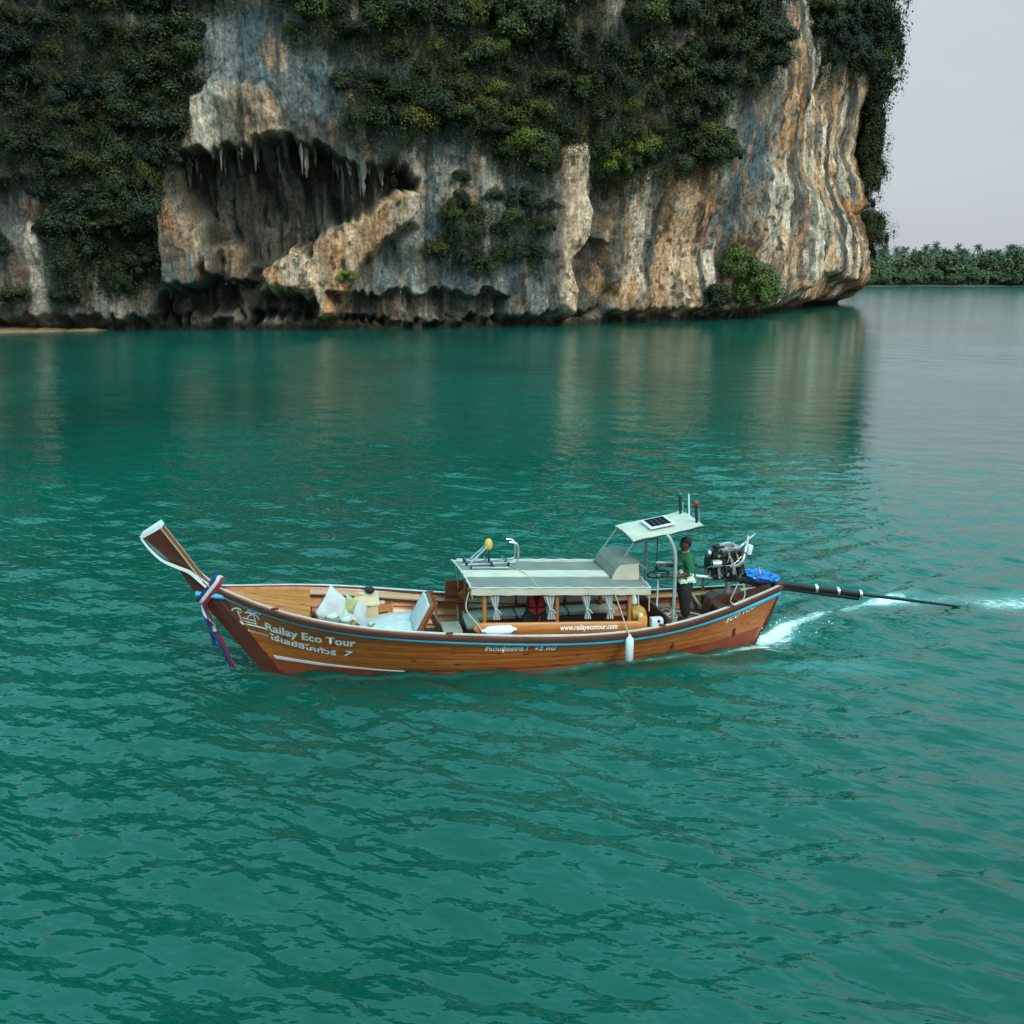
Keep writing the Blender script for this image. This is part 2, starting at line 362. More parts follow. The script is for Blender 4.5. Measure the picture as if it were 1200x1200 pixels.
orw = np.clip(.4 * sstep(.55, .66, fbm(U / 4, V / 10, 3, 1)) * (1 - cave) + ledge * 1.0 + .9 * fp([(760, 245), (840, 235), (852, 365), (770, 365)], 14) + fp([(860, 215), (910, 195), (905, 300), (860, 300)], 14) + fp([(885, 70), (910, 65), (905, 160), (890, 160)], 9) + 1.2 * fp([(955, 245), (1005, 240), (1006, 345), (950, 345), (975, 300)], 12) + .9 * fp([(955, 90), (975, 85), (970, 230), (958, 230)], 8) + .9 * fp([(985, 190), (1003, 190), (1003, 250), (980, 250)], 6) + .8 * fp([(492, 192), (545, 192), (540, 232), (500, 236)], 6) + .55 * stub + .5 * fp([(665, 260), (690, 262), (680, 320), (668, 330)], 5) + .35 * fp([(20, 230), (60, 225), (60, 255), (25, 255)], 5), 0, 1)
c = blend(c, ORANGE, orw * sstep(.34, .62, .55 * streak(.3, .07, 6) + .45 * fbm(U / 2.5, V / 3.5, 3, 6)) * .95)
open_rock = (1 - cave * .75)
wht = sstep(.545, .60, streak(.75, .04, 9)) * open_rock * (.10 + .85 * np.clip(tanw - .25 + .25 * blue, 0, 1))
c = blend(c, WHITE, np.clip(wht, 0, 1) * .85)
blk = sstep(.59, .64, streak(.65, .035, 12)) * (.35 + .45 * sstep(740, 830, PX) + .2 * np.clip(blue, 0, 1)) * (1 - .75 * ledge) * (1 - .75 * pil)
stripe = np.clip(fp([(880, 120), (935, 120), (945, 180), (940, 290), (915, 290), (905, 200), (880, 200)], 8), 0, 1)
blk = np.maximum(blk, stripe * sstep(.42, .56, streak(.5, .025, 2)))
c = blend(c, np.array([.045, .055, .058]), np.clip(blk, 0, 1) * .88)
# drip stripes of the seaward half: cream, orange and blue-grey side by side
def stripes(c, zone, seed, lo=.43, hi=.575, fr=.42):
    s = .7 * vnoise(warp * fr, V * .018, seed) + .3 * vnoise(warp * fr * 2.7, V * .03, seed + 4) + .14 * (fbm(U / 2.5, V / 6, 3, 3) - .5)
    e = .012
    q = np.ones(U.shape + (3,)) * np.array([.46, .335, .245])
    q = blend(q, np.array([.075, .095, .105]), 1 - sstep(lo - e, lo + e, s))
    q = blend(q, np.array([.52, .215, .07]), sstep(.455 - e, .455 + e, s) * (1 - sstep(.525 - e, .525 + e, s)) * sstep(.34, .50, fbm(U / 4, V / 6, 3, 5)))
    q = blend(q, np.array([.68, .62, .56]), sstep(hi - e, hi + e, s))
    q *= (.75 + .5 * fbm(U / .9, V / 1.6, 3, 8))[..., None]
    return blend(c, q, zone)
right = np.clip(fp([(728, 225), (760, 195), (830, 190), (845, 90), (885, 60), (950, -20), (1060, -20), (1040, 80), (1015, 360), (735, 372), (700, 330)], 8), 0, 1)
c = stripes(c, right * (.45 + .5 * sstep(.35, .6, fbm(U / 3.5, V / 5, 3, 9))), 3)
c = blend(c, np.array([.60, .36, .21]), right * sstep(.50, .60, fbm(U / 4, V / 7, 4, 11)) * .65)
c = blend(c, BLUE * .9, right * fp([(835, 95), (890, 85), (892, 170), (868, 285), (840, 265)], 8) * .6)
mid_ = np.clip(fp([(345, 60), (560, 170), (655, 215), (655, 372), (590, 340), (410, 340), (490, 262), (495, 200), (345, 150)], 10), 0, 1) * (1 - cave)
c = stripes(c, mid_ * .4, 7, .56, .63, .5)
lft = np.clip(fp([(222, 20), (345, 15), (345, 150), (215, 175)], 8) + pil2, 0, 1)
c = stripes(c, lft * .4, 9, .53, .62, .5)
c = blend(c, BLUE * 1.1, np.clip(mid_, 0, 1) * sstep(.36, .52, fbm(U / 3, V / 6, 3, 8)) * .62)
c = blend(c, BLUE * 1.15, fp([(224, 15), (345, 10), (350, 150), (330, 120), (300, 95), (224, 108)], 8) * sstep(.36, .5, fbm(U / 2.5, V / 6, 3, 14)) * .7)
c = blend(c, np.array([.60, .46, .36]), pil * .85)
c = blend(c, np.array([.58, .42, .31]), ledge * .5)
c = blend(c, np.array([.60, .33, .17]), ledge * sstep(.34, .46, fbm(U / 2, V / 3, 3, 2)) * .85)
c = stripes(c, ledge * .28, 5, .25, .56, .6)
c = blend(c, np.array([.56, .22, .07]), fp([(968, 235), (1008, 235), (1010, 350), (960, 350), (985, 300)], 7) * sstep(.4, .55, streak(.4, .05, 1)) * .8)
c = blend(c, np.array([.05, .05, .048]), sstep(.54, .62, fbm(warp / 2.2, V / 7, 4, 4)) * .62 * (1 - pil) * (1 - .6 * ledge) * front)
# black tide band, then darker mottled patches inside the cave and notches
c = blend(c, np.array([.020, .019, .016]), (1 - sstep(.4, 1.6, V + .8 * (fbm(U / 1.5, V, 2, 3) - .5))) * .93)
cave_mottle = np.clip(cave * .8 + fp(NOTCH[0], 4) * .9 + fp(NOTCH[1], 4) * .6, 0, 1) * sstep(.3, .52, fbm(U / 1.6, V / 4, 3, 7))
c = blend(c, np.array([.045, .042, .036]), cave_mottle * .85)
drip = np.clip(cave + fp(NOTCH[0], 4) * .6, 0, 1) * sstep(.60, .72, streak(.8, .10, 5)) * sstep(.35, .6, fbm(U / 3, V / 3, 2, 9))
c = blend(c, np.array([.34, .31, .27]), drip * .8)
c = blend(c, np.array([.16, .145, .12]), cave * sstep(.55, .7, fbm(U / 2.2, V / 3.5, 3, 13)) * .6)
pits = sstep(.66, .74, fbm(U / .7, V / .9, 2, 14)) * (orw + tanw * .6)
c = blend(c, np.array([.06, .045, .035]), np.clip(pits, 0, 1) * .8)
c *= (.72 + .56 * fbm(U / .8, V / 1.8, 3, 11))[..., None] * np.array([1.09, .96, .86])
c *= (1 - .38 * cave)[..., None]  # cave recess darkened in the rock colour, painting in its shade

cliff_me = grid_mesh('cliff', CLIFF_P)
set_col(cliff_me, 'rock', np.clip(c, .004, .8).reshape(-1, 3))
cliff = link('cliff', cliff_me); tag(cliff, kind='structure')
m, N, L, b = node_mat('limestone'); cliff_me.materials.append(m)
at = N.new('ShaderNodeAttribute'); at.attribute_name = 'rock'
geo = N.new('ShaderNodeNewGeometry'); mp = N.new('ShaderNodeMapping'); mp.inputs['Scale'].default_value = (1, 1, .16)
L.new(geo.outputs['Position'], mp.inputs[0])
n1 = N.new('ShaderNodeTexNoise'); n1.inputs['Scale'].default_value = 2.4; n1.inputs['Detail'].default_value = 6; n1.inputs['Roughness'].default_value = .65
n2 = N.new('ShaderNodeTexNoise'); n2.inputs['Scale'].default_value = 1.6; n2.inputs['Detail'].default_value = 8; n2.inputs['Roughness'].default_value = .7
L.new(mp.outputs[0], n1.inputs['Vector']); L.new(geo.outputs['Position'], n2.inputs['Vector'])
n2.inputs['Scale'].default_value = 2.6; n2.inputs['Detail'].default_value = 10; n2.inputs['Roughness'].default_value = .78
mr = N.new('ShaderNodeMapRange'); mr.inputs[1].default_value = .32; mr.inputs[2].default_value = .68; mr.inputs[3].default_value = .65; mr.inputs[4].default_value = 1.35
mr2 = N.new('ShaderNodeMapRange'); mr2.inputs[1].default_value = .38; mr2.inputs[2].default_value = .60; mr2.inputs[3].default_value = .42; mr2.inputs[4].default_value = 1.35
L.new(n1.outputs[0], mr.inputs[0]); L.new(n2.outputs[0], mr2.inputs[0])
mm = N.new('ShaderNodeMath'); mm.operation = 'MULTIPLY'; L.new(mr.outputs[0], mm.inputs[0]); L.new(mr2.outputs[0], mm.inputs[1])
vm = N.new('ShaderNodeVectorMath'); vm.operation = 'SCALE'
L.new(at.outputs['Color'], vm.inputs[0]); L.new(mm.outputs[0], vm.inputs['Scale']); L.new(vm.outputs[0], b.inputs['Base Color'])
b.inputs['Roughness'].default_value = .9; b.inputs['Specular IOR Level'].default_value = .2
ad = N.new('ShaderNodeMath'); ad.operation = 'MULTIPLY_ADD'; ad.inputs[1].default_value = 1.6; L.new(n2.outputs[0], ad.inputs[0]); L.new(n1.outputs[0], ad.inputs[2])
bp = N.new('ShaderNodeBump'); bp.inputs['Strength'].default_value = .8; bp.inputs['Distance'].default_value = .22
L.new(ad.outputs[0], bp.inputs['Height']); L.new(bp.outputs[0], b.inputs['Normal'])

# dripstone hanging from the cave brow and the notch lip
def stalactite(seed):
    g = np.random.RandomState(seed); n = 9; z = np.linspace(.25, -1, n); r = .16 * (np.clip(1.0 - (-z + .25) / 1.3, .03, 1)) ** .8 * (1 + .25 * g.randn(n))
    V, F = [], []; k = 7
    for i in range(n):
        for q in range(k):
            a = 6.283 * q / k; rr = r[i] * (1 + .2 * g.randn()); V.append((rr * math.cos(a) + .03 * g.randn(), rr * math.sin(a), z[i]))
    for i in range(n - 1):
        for q in range(k): F.append((i * k + q, i * k + (q + 1) % k, (i + 1) * k + (q + 1) % k, (i + 1) * k + q))
    me = arr_mesh('stalactite', np.array(V), np.array(F)); me.materials.append(pm('dripstone', (.20, .175, .145), (.05, .046, .04), 2.5, .9, .5, (1, 1, .3), coords='Object')); return me
STAL = [stalactite(i) for i in range(4)]
g = np.random.RandomState(17)
brow_px = [(210, 186), (240, 184), (275, 178), (338, 164), (370, 174), (402, 194), (440, 200), (480, 206)]
lip_px = [(395, 344), (480, 343), (590, 345)]
for chain, n, lo, hi in ((brow_px, 60, .8, 4.2), (lip_px, 18, .5, 1.5), ([(190, 346), (250, 340), (300, 342)], 9, .5, 1.4)):
    cx_ = np.array(chain, float)
    for k in range(n):
        t_ = g.rand() * (len(chain) - 1); i = min(int(t_), len(chain) - 2); p = cx_[i] + (cx_[i + 1] - cx_[i]) * (t_ - i)
        fi = np.argmin((PX - p[0]) ** 2 + (PY - (p[1] - 4)) ** 2 + 1e6 * (front < .5)); ui, vi = np.unravel_index(fi, PX.shape)
        q = CLIFF_P[ui, vi]; inset = .3 + 2.6 * g.rand() ** 1.5; ln = lo + (hi - lo) * g.rand() ** 2
        o = link('stalactite', STAL[k % 4], None, cliff); o.location = (q[0] - CN[ui, 0] * inset, q[1] - CN[ui, 1] * inset, q[2] + .25)
        w_ = (1.1 + 1.8 * g.rand()) * (ln / 2.2) ** .4; o.scale = (w_, w_, ln); o.rotation_euler = (0, 0, g.rand() * 6.28)

# narrow beach at the foot of the cliff
sx = np.linspace(-320, 185, 90); rows = []
for k, (off, z) in enumerate(((0, -.35), (1.6, .12), (3.4, .42), (8, .9))):
    r = []
    for p in sx:
        q = on_water(p, np.interp(p, [-420, 0, 200], [393.4, 391.0, 386.5])); nrm = np.array([.05, 1.0]); w = 1 - .7 * sstep(90, 180, p)
        r.append((q[0] + nrm[0] * off, q[1] + nrm[1] * off + .4 * math.sin(p * .11) + .25 * math.sin(p * .31), z * w - .12 * (1 - w)))
    rows.append(r)
beach = link('beach', grid_mesh('beach', np.array(rows)), pm('sand', (.36, .235, .125), (.26, .16, .08), 1.2, .9, .4, coords='Object'), smooth=True)
tag(beach, kind='structure')

# ------------------------------------------------------------------ foliage
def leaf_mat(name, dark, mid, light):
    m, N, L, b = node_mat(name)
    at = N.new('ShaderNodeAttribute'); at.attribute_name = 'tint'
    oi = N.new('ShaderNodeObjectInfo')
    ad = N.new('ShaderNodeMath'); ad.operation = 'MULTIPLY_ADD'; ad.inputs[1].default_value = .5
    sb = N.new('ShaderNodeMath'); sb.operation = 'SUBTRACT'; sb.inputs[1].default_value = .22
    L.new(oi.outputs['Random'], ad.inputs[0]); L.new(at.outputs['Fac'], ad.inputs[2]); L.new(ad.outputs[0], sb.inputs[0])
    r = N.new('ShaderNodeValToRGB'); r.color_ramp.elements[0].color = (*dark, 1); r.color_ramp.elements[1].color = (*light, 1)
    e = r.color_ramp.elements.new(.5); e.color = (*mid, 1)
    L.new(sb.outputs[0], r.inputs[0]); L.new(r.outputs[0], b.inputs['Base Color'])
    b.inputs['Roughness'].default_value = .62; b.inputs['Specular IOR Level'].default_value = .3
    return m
LEAF = leaf_mat('broadleaf', (.006, .011, .004), (.020, .029, .007), (.085, .092, .014))
LEAF_DARK = leaf_mat('shaded_broadleaf', (.005, .009, .004), (.012, .019, .007), (.048, .058, .012))  # darker broadleaf copy; shade over the wooded wall is put into its colour
LEAF_LIGHT = leaf_mat('light_broadleaf', (.03, .052, .012), (.075, .105, .018), (.16, .18, .022))
LEAF_FAR = leaf_mat('mangrove_leaf', (.040, .054, .022), (.066, .082, .031), (.115, .128, .047))
PALM_LEAF = leaf_mat('palm_leaf', (.027, .045, .027), (.046, .068, .036), (.09, .11, .055))
LEAF_OLIVE = leaf_mat('olive_broadleaf', (.020, .022, .007), (.055, .056, .012), (.15, .14, .02))
LEAF_GREY = leaf_mat('greyish_broadleaf', (.014, .019, .012), (.030, .038, .020), (.07, .08, .035))
BARK = pm('bark', (.16, .135, .105), (.07, .06, .05), 8, .9, .4, (1, 1, .3))

def leaves(C, Nn, S, g, aspect=.55, tint=None):
    """one small folded rhombic blade per point"""
    n = len(C)
    t = g.randn(n, 3); t -= (t * Nn).sum(1, keepdims=True) * Nn; t /= np.linalg.norm(t, axis=1, keepdims=True) + 1e-9
    bt = np.cross(Nn, t); S = S[:, None]
    V = np.stack([C - t * S, C - bt * S * aspect + Nn * S * .12, C + t * S - Nn * S * .15, C + bt * S * aspect + Nn * S * .12], 1)
    F = np.arange(4 * n).reshape(n, 4)
    return V.reshape(-1, 3), F, np.repeat(tint if tint is not None else g.rand(n), 4)
def unit(v): return v / (np.linalg.norm(v, axis=1, keepdims=True) + 1e-9)

def crown(g, centre, rad, puffs, per, size, droop=0.0):
    C, Nn, S, T = [], [], [], []
    for k in range(puffs):
        dv = unit(g.randn(1, 3))[0]; dv[2] = abs(dv[2]) * .9 - .25
        pc = centre + dv * rad * (.35 + .65 * g.rand() ** .5)
        pr = (.18 + .42 * g.rand() ** 1.5) * rad.mean()
        n = int(per * (.6 + .8 * g.rand()))
        dd = unit(g.randn(n, 3)); dd[:, 2] = dd[:, 2] * .9 + .15; dd = unit(dd)
        r = pr * (.55 + .5 * g.rand(n, 1) ** .6)
        p = pc + dd * r * (.55 + 1.0 * g.rand(3))
        p[:, 2] -= droop * g.rand(n) ** 2
        p += (g.rand(n, 1) < .10) * unit(g.randn(n, 3)) * pr * .7 * g.rand(n, 1)
        C.append(p); Nn.append(unit(dd * 1.0 + np.array([0, .15, .35]) + g.randn(n, 3) * .28))
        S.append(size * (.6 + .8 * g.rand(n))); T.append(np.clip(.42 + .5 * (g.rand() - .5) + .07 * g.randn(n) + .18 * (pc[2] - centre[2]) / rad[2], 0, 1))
    return leaves(np.concatenate(C), np.concatenate(Nn), np.concatenate(S), g, .55, np.concatenate(T))
def limb(path, r0, r1, k=6):
    """tapered tube along a path -> verts, quads"""
    path = np.asarray(path, float); n = len(path)
    tg = unit(np.gradient(path, axis=0)); ref = np.array([.31, .95, .05])
    a = unit(np.cross(tg, ref)); b2 = np.cross(tg, a)
    ang = np.linspace(0, 2 * math.pi, k, endpoint=False)
    rr = np.linspace(r0, r1, n)[:, None, None]
    V = path[:, None] + rr * (np.cos(ang)[None, :, None] * a[:, None] + np.sin(ang)[None, :, None] * b2[:, None])
    i = np.arange(n * k).reshape(n, k); j = np.roll(i, -1, axis=1)
    F = np.stack([i[:-1], j[:-1], j[1:], i[1:]], -1).reshape(-1, 4)
    return V.reshape(-1, 3), F
def merge(parts):
    V, F, o = [], [], 0
    for v, f in parts: V.append(v); F.append(f + o); o += len(v)
    return np.concatenate(V), np.concatenate(F)

def tree_meshes(seed, mat, rad, per, puffs, size, stem=(1.1, 1.5), droop=.2):
    g = np.random.RandomState(seed)
    ce = np.array([0, stem[0], stem[1] + .2])
    v, f, t = crown(g, ce, np.array(rad), puffs, per, size, droop)
    cm = arr_mesh('crown', v, f); set_val(cm, 'tint', t); cm.materials.append(mat)
    k = np.linspace(0, 1, 7)[:, None]
    main = np.array([0, -.9, -.5]) * (1 - k) + (ce + np.array([.1 * g.randn(), 0, .35 * rad[2]])) * k + np.array([0, -.5, .4]) * np.sin(k * math.pi) * .6 + g.randn(7, 3) * .04
    parts = [limb(main, .13, .04)]
    for q in range(4):                                   # a few bare twigs reaching out of the leaves
        en = ce + unit(g.randn(1, 3) * np.array([1, .6, 1]) + np.array([[0, .5, .4]]))[0] * np.array(rad) * 1.25; kk = np.linspace(0, 1, 5)[:, None]
        parts.append(limb(ce * (1 - kk) + en * kk + g.randn(5, 3) * .05, .03, .008, 4))
    for q in range(5):
        st = main[3 + q % 3]; en = ce + unit(g.randn(1, 3))[0] * np.array(rad) * .75
        kk = np.linspace(0, 1, 4)[:, None]; parts.append(limb(st * (1 - kk) + en * kk + np.array([0, 0, .2]) * np.sin(kk * math.pi), .055, .015, 5))
    V2, F2 = merge(parts); tm = arr_mesh('trunk', V2, F2); tm.materials.append(BARK)
    return cm, tm
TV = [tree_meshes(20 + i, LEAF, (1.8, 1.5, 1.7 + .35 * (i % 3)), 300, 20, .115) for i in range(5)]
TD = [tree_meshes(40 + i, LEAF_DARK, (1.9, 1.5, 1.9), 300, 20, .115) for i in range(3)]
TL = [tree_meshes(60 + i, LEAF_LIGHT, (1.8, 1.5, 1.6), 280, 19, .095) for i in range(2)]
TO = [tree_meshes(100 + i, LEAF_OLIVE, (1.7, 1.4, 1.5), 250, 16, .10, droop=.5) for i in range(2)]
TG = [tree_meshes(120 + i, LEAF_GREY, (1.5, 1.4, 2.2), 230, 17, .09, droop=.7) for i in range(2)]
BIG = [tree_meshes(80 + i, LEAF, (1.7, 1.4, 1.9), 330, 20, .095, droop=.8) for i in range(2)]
def plant_tree(name, meshes, loc, yaw, s, label, cat, group, tilt=0.0, stretch=1.0):
    r = empty(name, loc, (tilt, 0, yaw), (s * rnd.uniform(.75, 1.35), s * rnd.uniform(.8, 1.15), s * stretch * rnd.uniform(.75, 1.3))); tag(r, label, cat, group)
    link('crown', meshes[0], None, r); link('trunk', meshes[1], None, r)
    return r

# where the vegetation grows (outlines traced on the face, anchored on the rock itself)
VEG = {
 'wall': ([(-60, -10), (226, -10), (222, 180), (204, 205), (200, 250), (192, 325), (150, 345), (95, 335), (60, 318), (62, 258), (40, 200), (-60, 200)], 1.0),
 'canopy': ([(222, -10), (905, -10), (892, 70), (878, 100), (838, 128), (832, 195), (795, 212), (746, 212), (735, 232), (700, 222), (690, 185), (655, 178), (640, 215), (600, 210), (565, 180), (505, 165), (455, 180), (418, 172), (400, 142), (410, 112), (455, 82), (400, 64), (375, 58), (348, 66), (332, 14), (222, 12)], 1.0),
 'brow': ([(955, -10), (1060, -10), (1060, 60), (1020, 88), (1002, 98), (962, 102), (945, 60)], 1.0),
 'face': ([(508, 238), (560, 240), (600, 235), (648, 242), (636, 285), (622, 330), (600, 320), (560, 330), (515, 320), (505, 280)], .6),
}
SUB_I = slice(None, None, 4); SUB_J = slice(None, None, 4)
sP = CLIFF_P[SUB_I, SUB_J].reshape(-1, 3); sU = U[SUB_I, SUB_J].ravel(); sV = V[SUB_I, SUB_J].ravel()
sX, sY = PX[SUB_I, SUB_J].ravel(), PY[SUB_I, SUB_J].ravel()
sN = np.repeat(CN[SUB_I][:, None], V[SUB_I, SUB_J].shape[1], 1).reshape(-1, 2)
sF = front[SUB_I, SUB_J].ravel()
gv = np.random.RandomState(5)
taken = []
def scatter(sel, spacing, limit):
    idx = np.flatnonzero(sel); gv.shuffle(idx); out = []
    for i in idx:
        p = sP[i]
        if all((p[0] - q[0]) ** 2 + (p[1] - q[1]) ** 2 + (p[2] - q[2]) ** 2 > spacing ** 2 for q in taken[-400:]):
            taken.append(p); out.append(i)
            if len(out) >= limit: break
    return out
def veg_sel(key):
    return (poly_sdf(sX, sY, VEG[key][0]) < -4) & (sF > .5) & (sV > 1.5)
def outyaw(i): return math.atan2(-sN[i, 0], sN[i, 1])
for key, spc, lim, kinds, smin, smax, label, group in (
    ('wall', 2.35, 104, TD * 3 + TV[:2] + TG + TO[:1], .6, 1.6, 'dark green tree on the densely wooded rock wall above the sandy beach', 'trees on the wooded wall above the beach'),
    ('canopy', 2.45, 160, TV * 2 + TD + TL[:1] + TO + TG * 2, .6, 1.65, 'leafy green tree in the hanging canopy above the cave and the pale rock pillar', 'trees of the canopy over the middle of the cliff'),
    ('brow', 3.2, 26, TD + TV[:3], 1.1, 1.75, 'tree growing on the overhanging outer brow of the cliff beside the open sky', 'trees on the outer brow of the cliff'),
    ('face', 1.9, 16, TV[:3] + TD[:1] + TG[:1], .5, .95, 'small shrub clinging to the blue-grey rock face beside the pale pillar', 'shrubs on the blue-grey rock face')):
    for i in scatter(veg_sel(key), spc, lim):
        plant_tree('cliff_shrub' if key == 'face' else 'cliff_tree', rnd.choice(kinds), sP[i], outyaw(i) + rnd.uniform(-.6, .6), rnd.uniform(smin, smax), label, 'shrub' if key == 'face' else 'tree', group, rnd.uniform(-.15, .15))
def near_px(px, py):
    i = np.argmin((sX - px) ** 2 + (sY - py) ** 2 + 1e6 * (sF < .4)); return i
# single plants that stand out
for px, py, s, mk, name, label, cat in (
    (862, 358, 2.0, TL[0], 'cliff_bush', 'big bright green bush at the foot of the orange cliff, wide at the waterline', 'bush'),
    (850, 325, 1.9, TL[1], 'cliff_bush', 'bright green bush topping the mass at the foot of the orange-streaked cliff', 'bush'),
    (880, 350, 1.4, TL[0], 'cliff_bush', 'small green bush at the flank of the big bush at the cliff foot', 'bush'),
    (832, 355, 1.3, TV[1], 'cliff_bush', 'dark low bush between the big bright bush and the tan rock', 'bush'),
    (866, 335, 1.7, TL[1], 'cliff_bush', 'bright green bush in the middle of the mass at the cliff foot', 'bush'),
    (408, 325, .75, TL[1], 'cliff_shrub', 'small yellow-green shrub on the rock below the orange ledge', 'shrub'),
    (745, 190, 1.25, TL[0], 'cliff_tree', 'bright yellow-green tree hanging just above the pale rock pillar', 'tree'),
    (715, 205, 1.1, TL[1], 'cliff_tree', 'yellow-green tree drooping over the hollow behind the pale pillar', 'tree'),
    (840, 190, .8, TV[0], 'cliff_shrub', 'green shrub on the lip between grey streaks and tan rock', 'shrub'),
    (540, 215, .5, TV[1], 'cliff_shrub', 'tiny shrub on the small orange patch beside the canopy', 'shrub'),
    (28, 352, 1.1, TV[0], 'cliff_bush', 'round bush at the cliff foot directly above the sand', 'bush'),
    (85, 352, 1.0, TV[2], 'cliff_bush', 'mossy bush on a boulder above the end of the beach', 'bush'),
    (10, 300, 1.0, TD[0], 'cliff_bush', 'dark bush on the wall beside the small orange cave', 'bush'),
    (145, 345, .8, TV[1], 'cliff_bush', 'low bush at the wall foot where the sand ends', 'bush')):
    i = near_px(px, py); p = sP[i].copy()
    plant_tree(name, mk, (p[0], p[1], p[2] - .8 * s), outyaw(i), s, label, cat, None)
# the fringe on the seaward corner, hanging over the silhouette
ic = int(np.argmin(np.abs(CU - u_corner)))
for k, (du, v, s, mk) in enumerate(((7, 46, 2.0, 1), (9, 40, 1.9, 0), (6, 38, 1.5, 1), (9, 35, 1.8, 0), (10, 31, 1.8, 1), (8, 27, 1.7, 0), (10, 24, 1.6, 1), (7, 21, 1.5, 0), (10, 18, 1.4, 0), (7, 13.5, 1.45, 1), (6, 10.5, 1.35, 0), (9, 8, 1.3, 1), (9, 12, 1.3, 0), (4, 43, 1.5, 0), (12, 44, 2.2, 1), (12, 37, 2.0, 0), (12, 28, 2.0, 1), (5, 49, 2.0, 0), (8, 52, 2.2, 1), (2, 50, 1.8, 0))):
    j = ic + int(du / .225); jv = int(np.argmin(np.abs(CVr - v))); p = CLIFF_P[j, jv]
    nn = CN[j]
    plant_tree('cliff_tree', BIG[mk], p, math.atan2(-nn[0], nn[1]) + rnd.uniform(-.3, .3), s * 1.2, 'airy tree hanging from the seaward corner of the cliff, dark against the sky', 'tree', 'trees fringing the seaward corner', 0, 1.15)

# ground cover and creepers between the trees
def carpet(name, sel, per, size, mat, spread, seed):
    g = np.random.RandomState(seed); idx = np.flatnonzero(sel)
    if len(idx) == 0: return
    P = np.repeat(sP[idx], per, 0); Nn = np.repeat(sN[idx], per, 0); n = len(P)
    nn = np.concatenate([Nn, np.zeros((n, 1))], 1)
    off = spread * g.rand(n, 1) ** 1.5
    clump = fbm(np.repeat(sU[idx], per) / 1.3, np.repeat(sV[idx], per) / 1.3, 2, 3)[:, None]
    C = P + nn * (off * clump * 2 + .1) + g.randn(n, 3) * .38
    v, f, t = leaves(C, unit(nn * .5 + np.array([0, 0, .8]) + g.randn(n, 3) * .5), size * (.6 + .8 * g.rand(n)), g, .6, np.clip(.15 + .6 * clump[:, 0] + .12 * g.randn(n), 0, 1))
    me = arr_mesh(name, v, f); set_val(me, 'tint', t); me.materials.append(mat)
    tag(link(name, me), None, None, None, 'stuff')
soft = vnoise(sU / 1.7, sV / 2.4, 9) * 10
def vs(key, grow=6): return (poly_sdf(sX, sY, VEG[key][0]) < grow - soft) & (sF > .5) & (sV > 1.0)
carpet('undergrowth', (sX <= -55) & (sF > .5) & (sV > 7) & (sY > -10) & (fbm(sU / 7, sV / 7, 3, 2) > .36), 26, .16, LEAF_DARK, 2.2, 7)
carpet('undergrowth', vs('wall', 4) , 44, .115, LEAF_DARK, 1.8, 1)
carpet('undergrowth', (vs('canopy', 6) | vs('brow', 8) | (vs('face', -2) & (soft < 6))), 42, .115, LEAF, 1.8, 2)
up = (sY < -8) & (sF > .3) & (sV < 103) & (fbm(sU / 9, sV / 9, 3, 4) > .30)
carpet('undergrowth', up, 7, .42, LEAF, 2.2, 3)
carpet('undergrowth', (sF <= .5) & (sV > 9) & (fbm(sU / 5, sV / 5, 3, 6) > .33), 8, .26, LEAF, 1.6, 4)
moss = (fbm(sU / 3, sV / 3, 3, 12) > .60) & (sF > .5) & (sV > 3) & (sX < 860) & (sY > 0) & (soft > 4)
carpet('creeper', moss, 5, .13, LEAF_DARK, .3, 5)
carpet('creeper', (poly_sdf(sX, sY, [(30, 300), (200, 300), (190, 350), (40, 355)]) < 0) & (soft > 3.5) & (sF > .5), 7, .14, LEAF, .4, 6)

# vines trailing below the canopy edges
g = np.random.RandomState(44); Cc, Nv, Ss, Tt = [], [], [], []
edge = np.flatnonzero(((np.abs(poly_sdf(sX, sY, VEG['canopy'][0]) + 2) < 5) | (np.abs(poly_sdf(sX, sY, VEG['wall'][0]) + 2) < 5) | (np.abs(poly_sdf(sX, sY, VEG['brow'][0])) < 5)) & (sF > .5) & (sV > 6))
for i in edge:
    for q in range(2):
        if g.rand() < .45: continue
        ln = .6 + 3.2 * g.rand() ** 2.2; n = int(ln * 16); z = g.rand(n) * ln; o2 = .3 + 1.2 * g.rand()
        base_ = sP[i] + np.array([sN[i, 0] * o2, sN[i, 1] * o2, .6]) + g.randn(3) * .35
        Cc.append(base_ + np.stack([.10 * g.randn(n) + .1 * np.sin(z * 2), .10 * g.randn(n), -z], -1)); Nv.append(unit(np.array([[sN[i, 0], sN[i, 1], .3]]) + g.randn(n, 3) * .6))
        Ss.append(.07 + .05 * g.rand(n)); Tt.append(np.clip(.25 + .4 * g.rand() + .12 * g.randn(n), 0, 1))
v, f, t = leaves(np.concatenate(Cc), np.concatenate(Nv), np.concatenate(Ss), g, .55, np.concatenate(Tt))
me = arr_mesh('hanging_vines', v, f); set_val(me, 'tint', t); me.materials.append(LEAF); tag(link('hanging_vines', me), None, None, None, 'stuff')

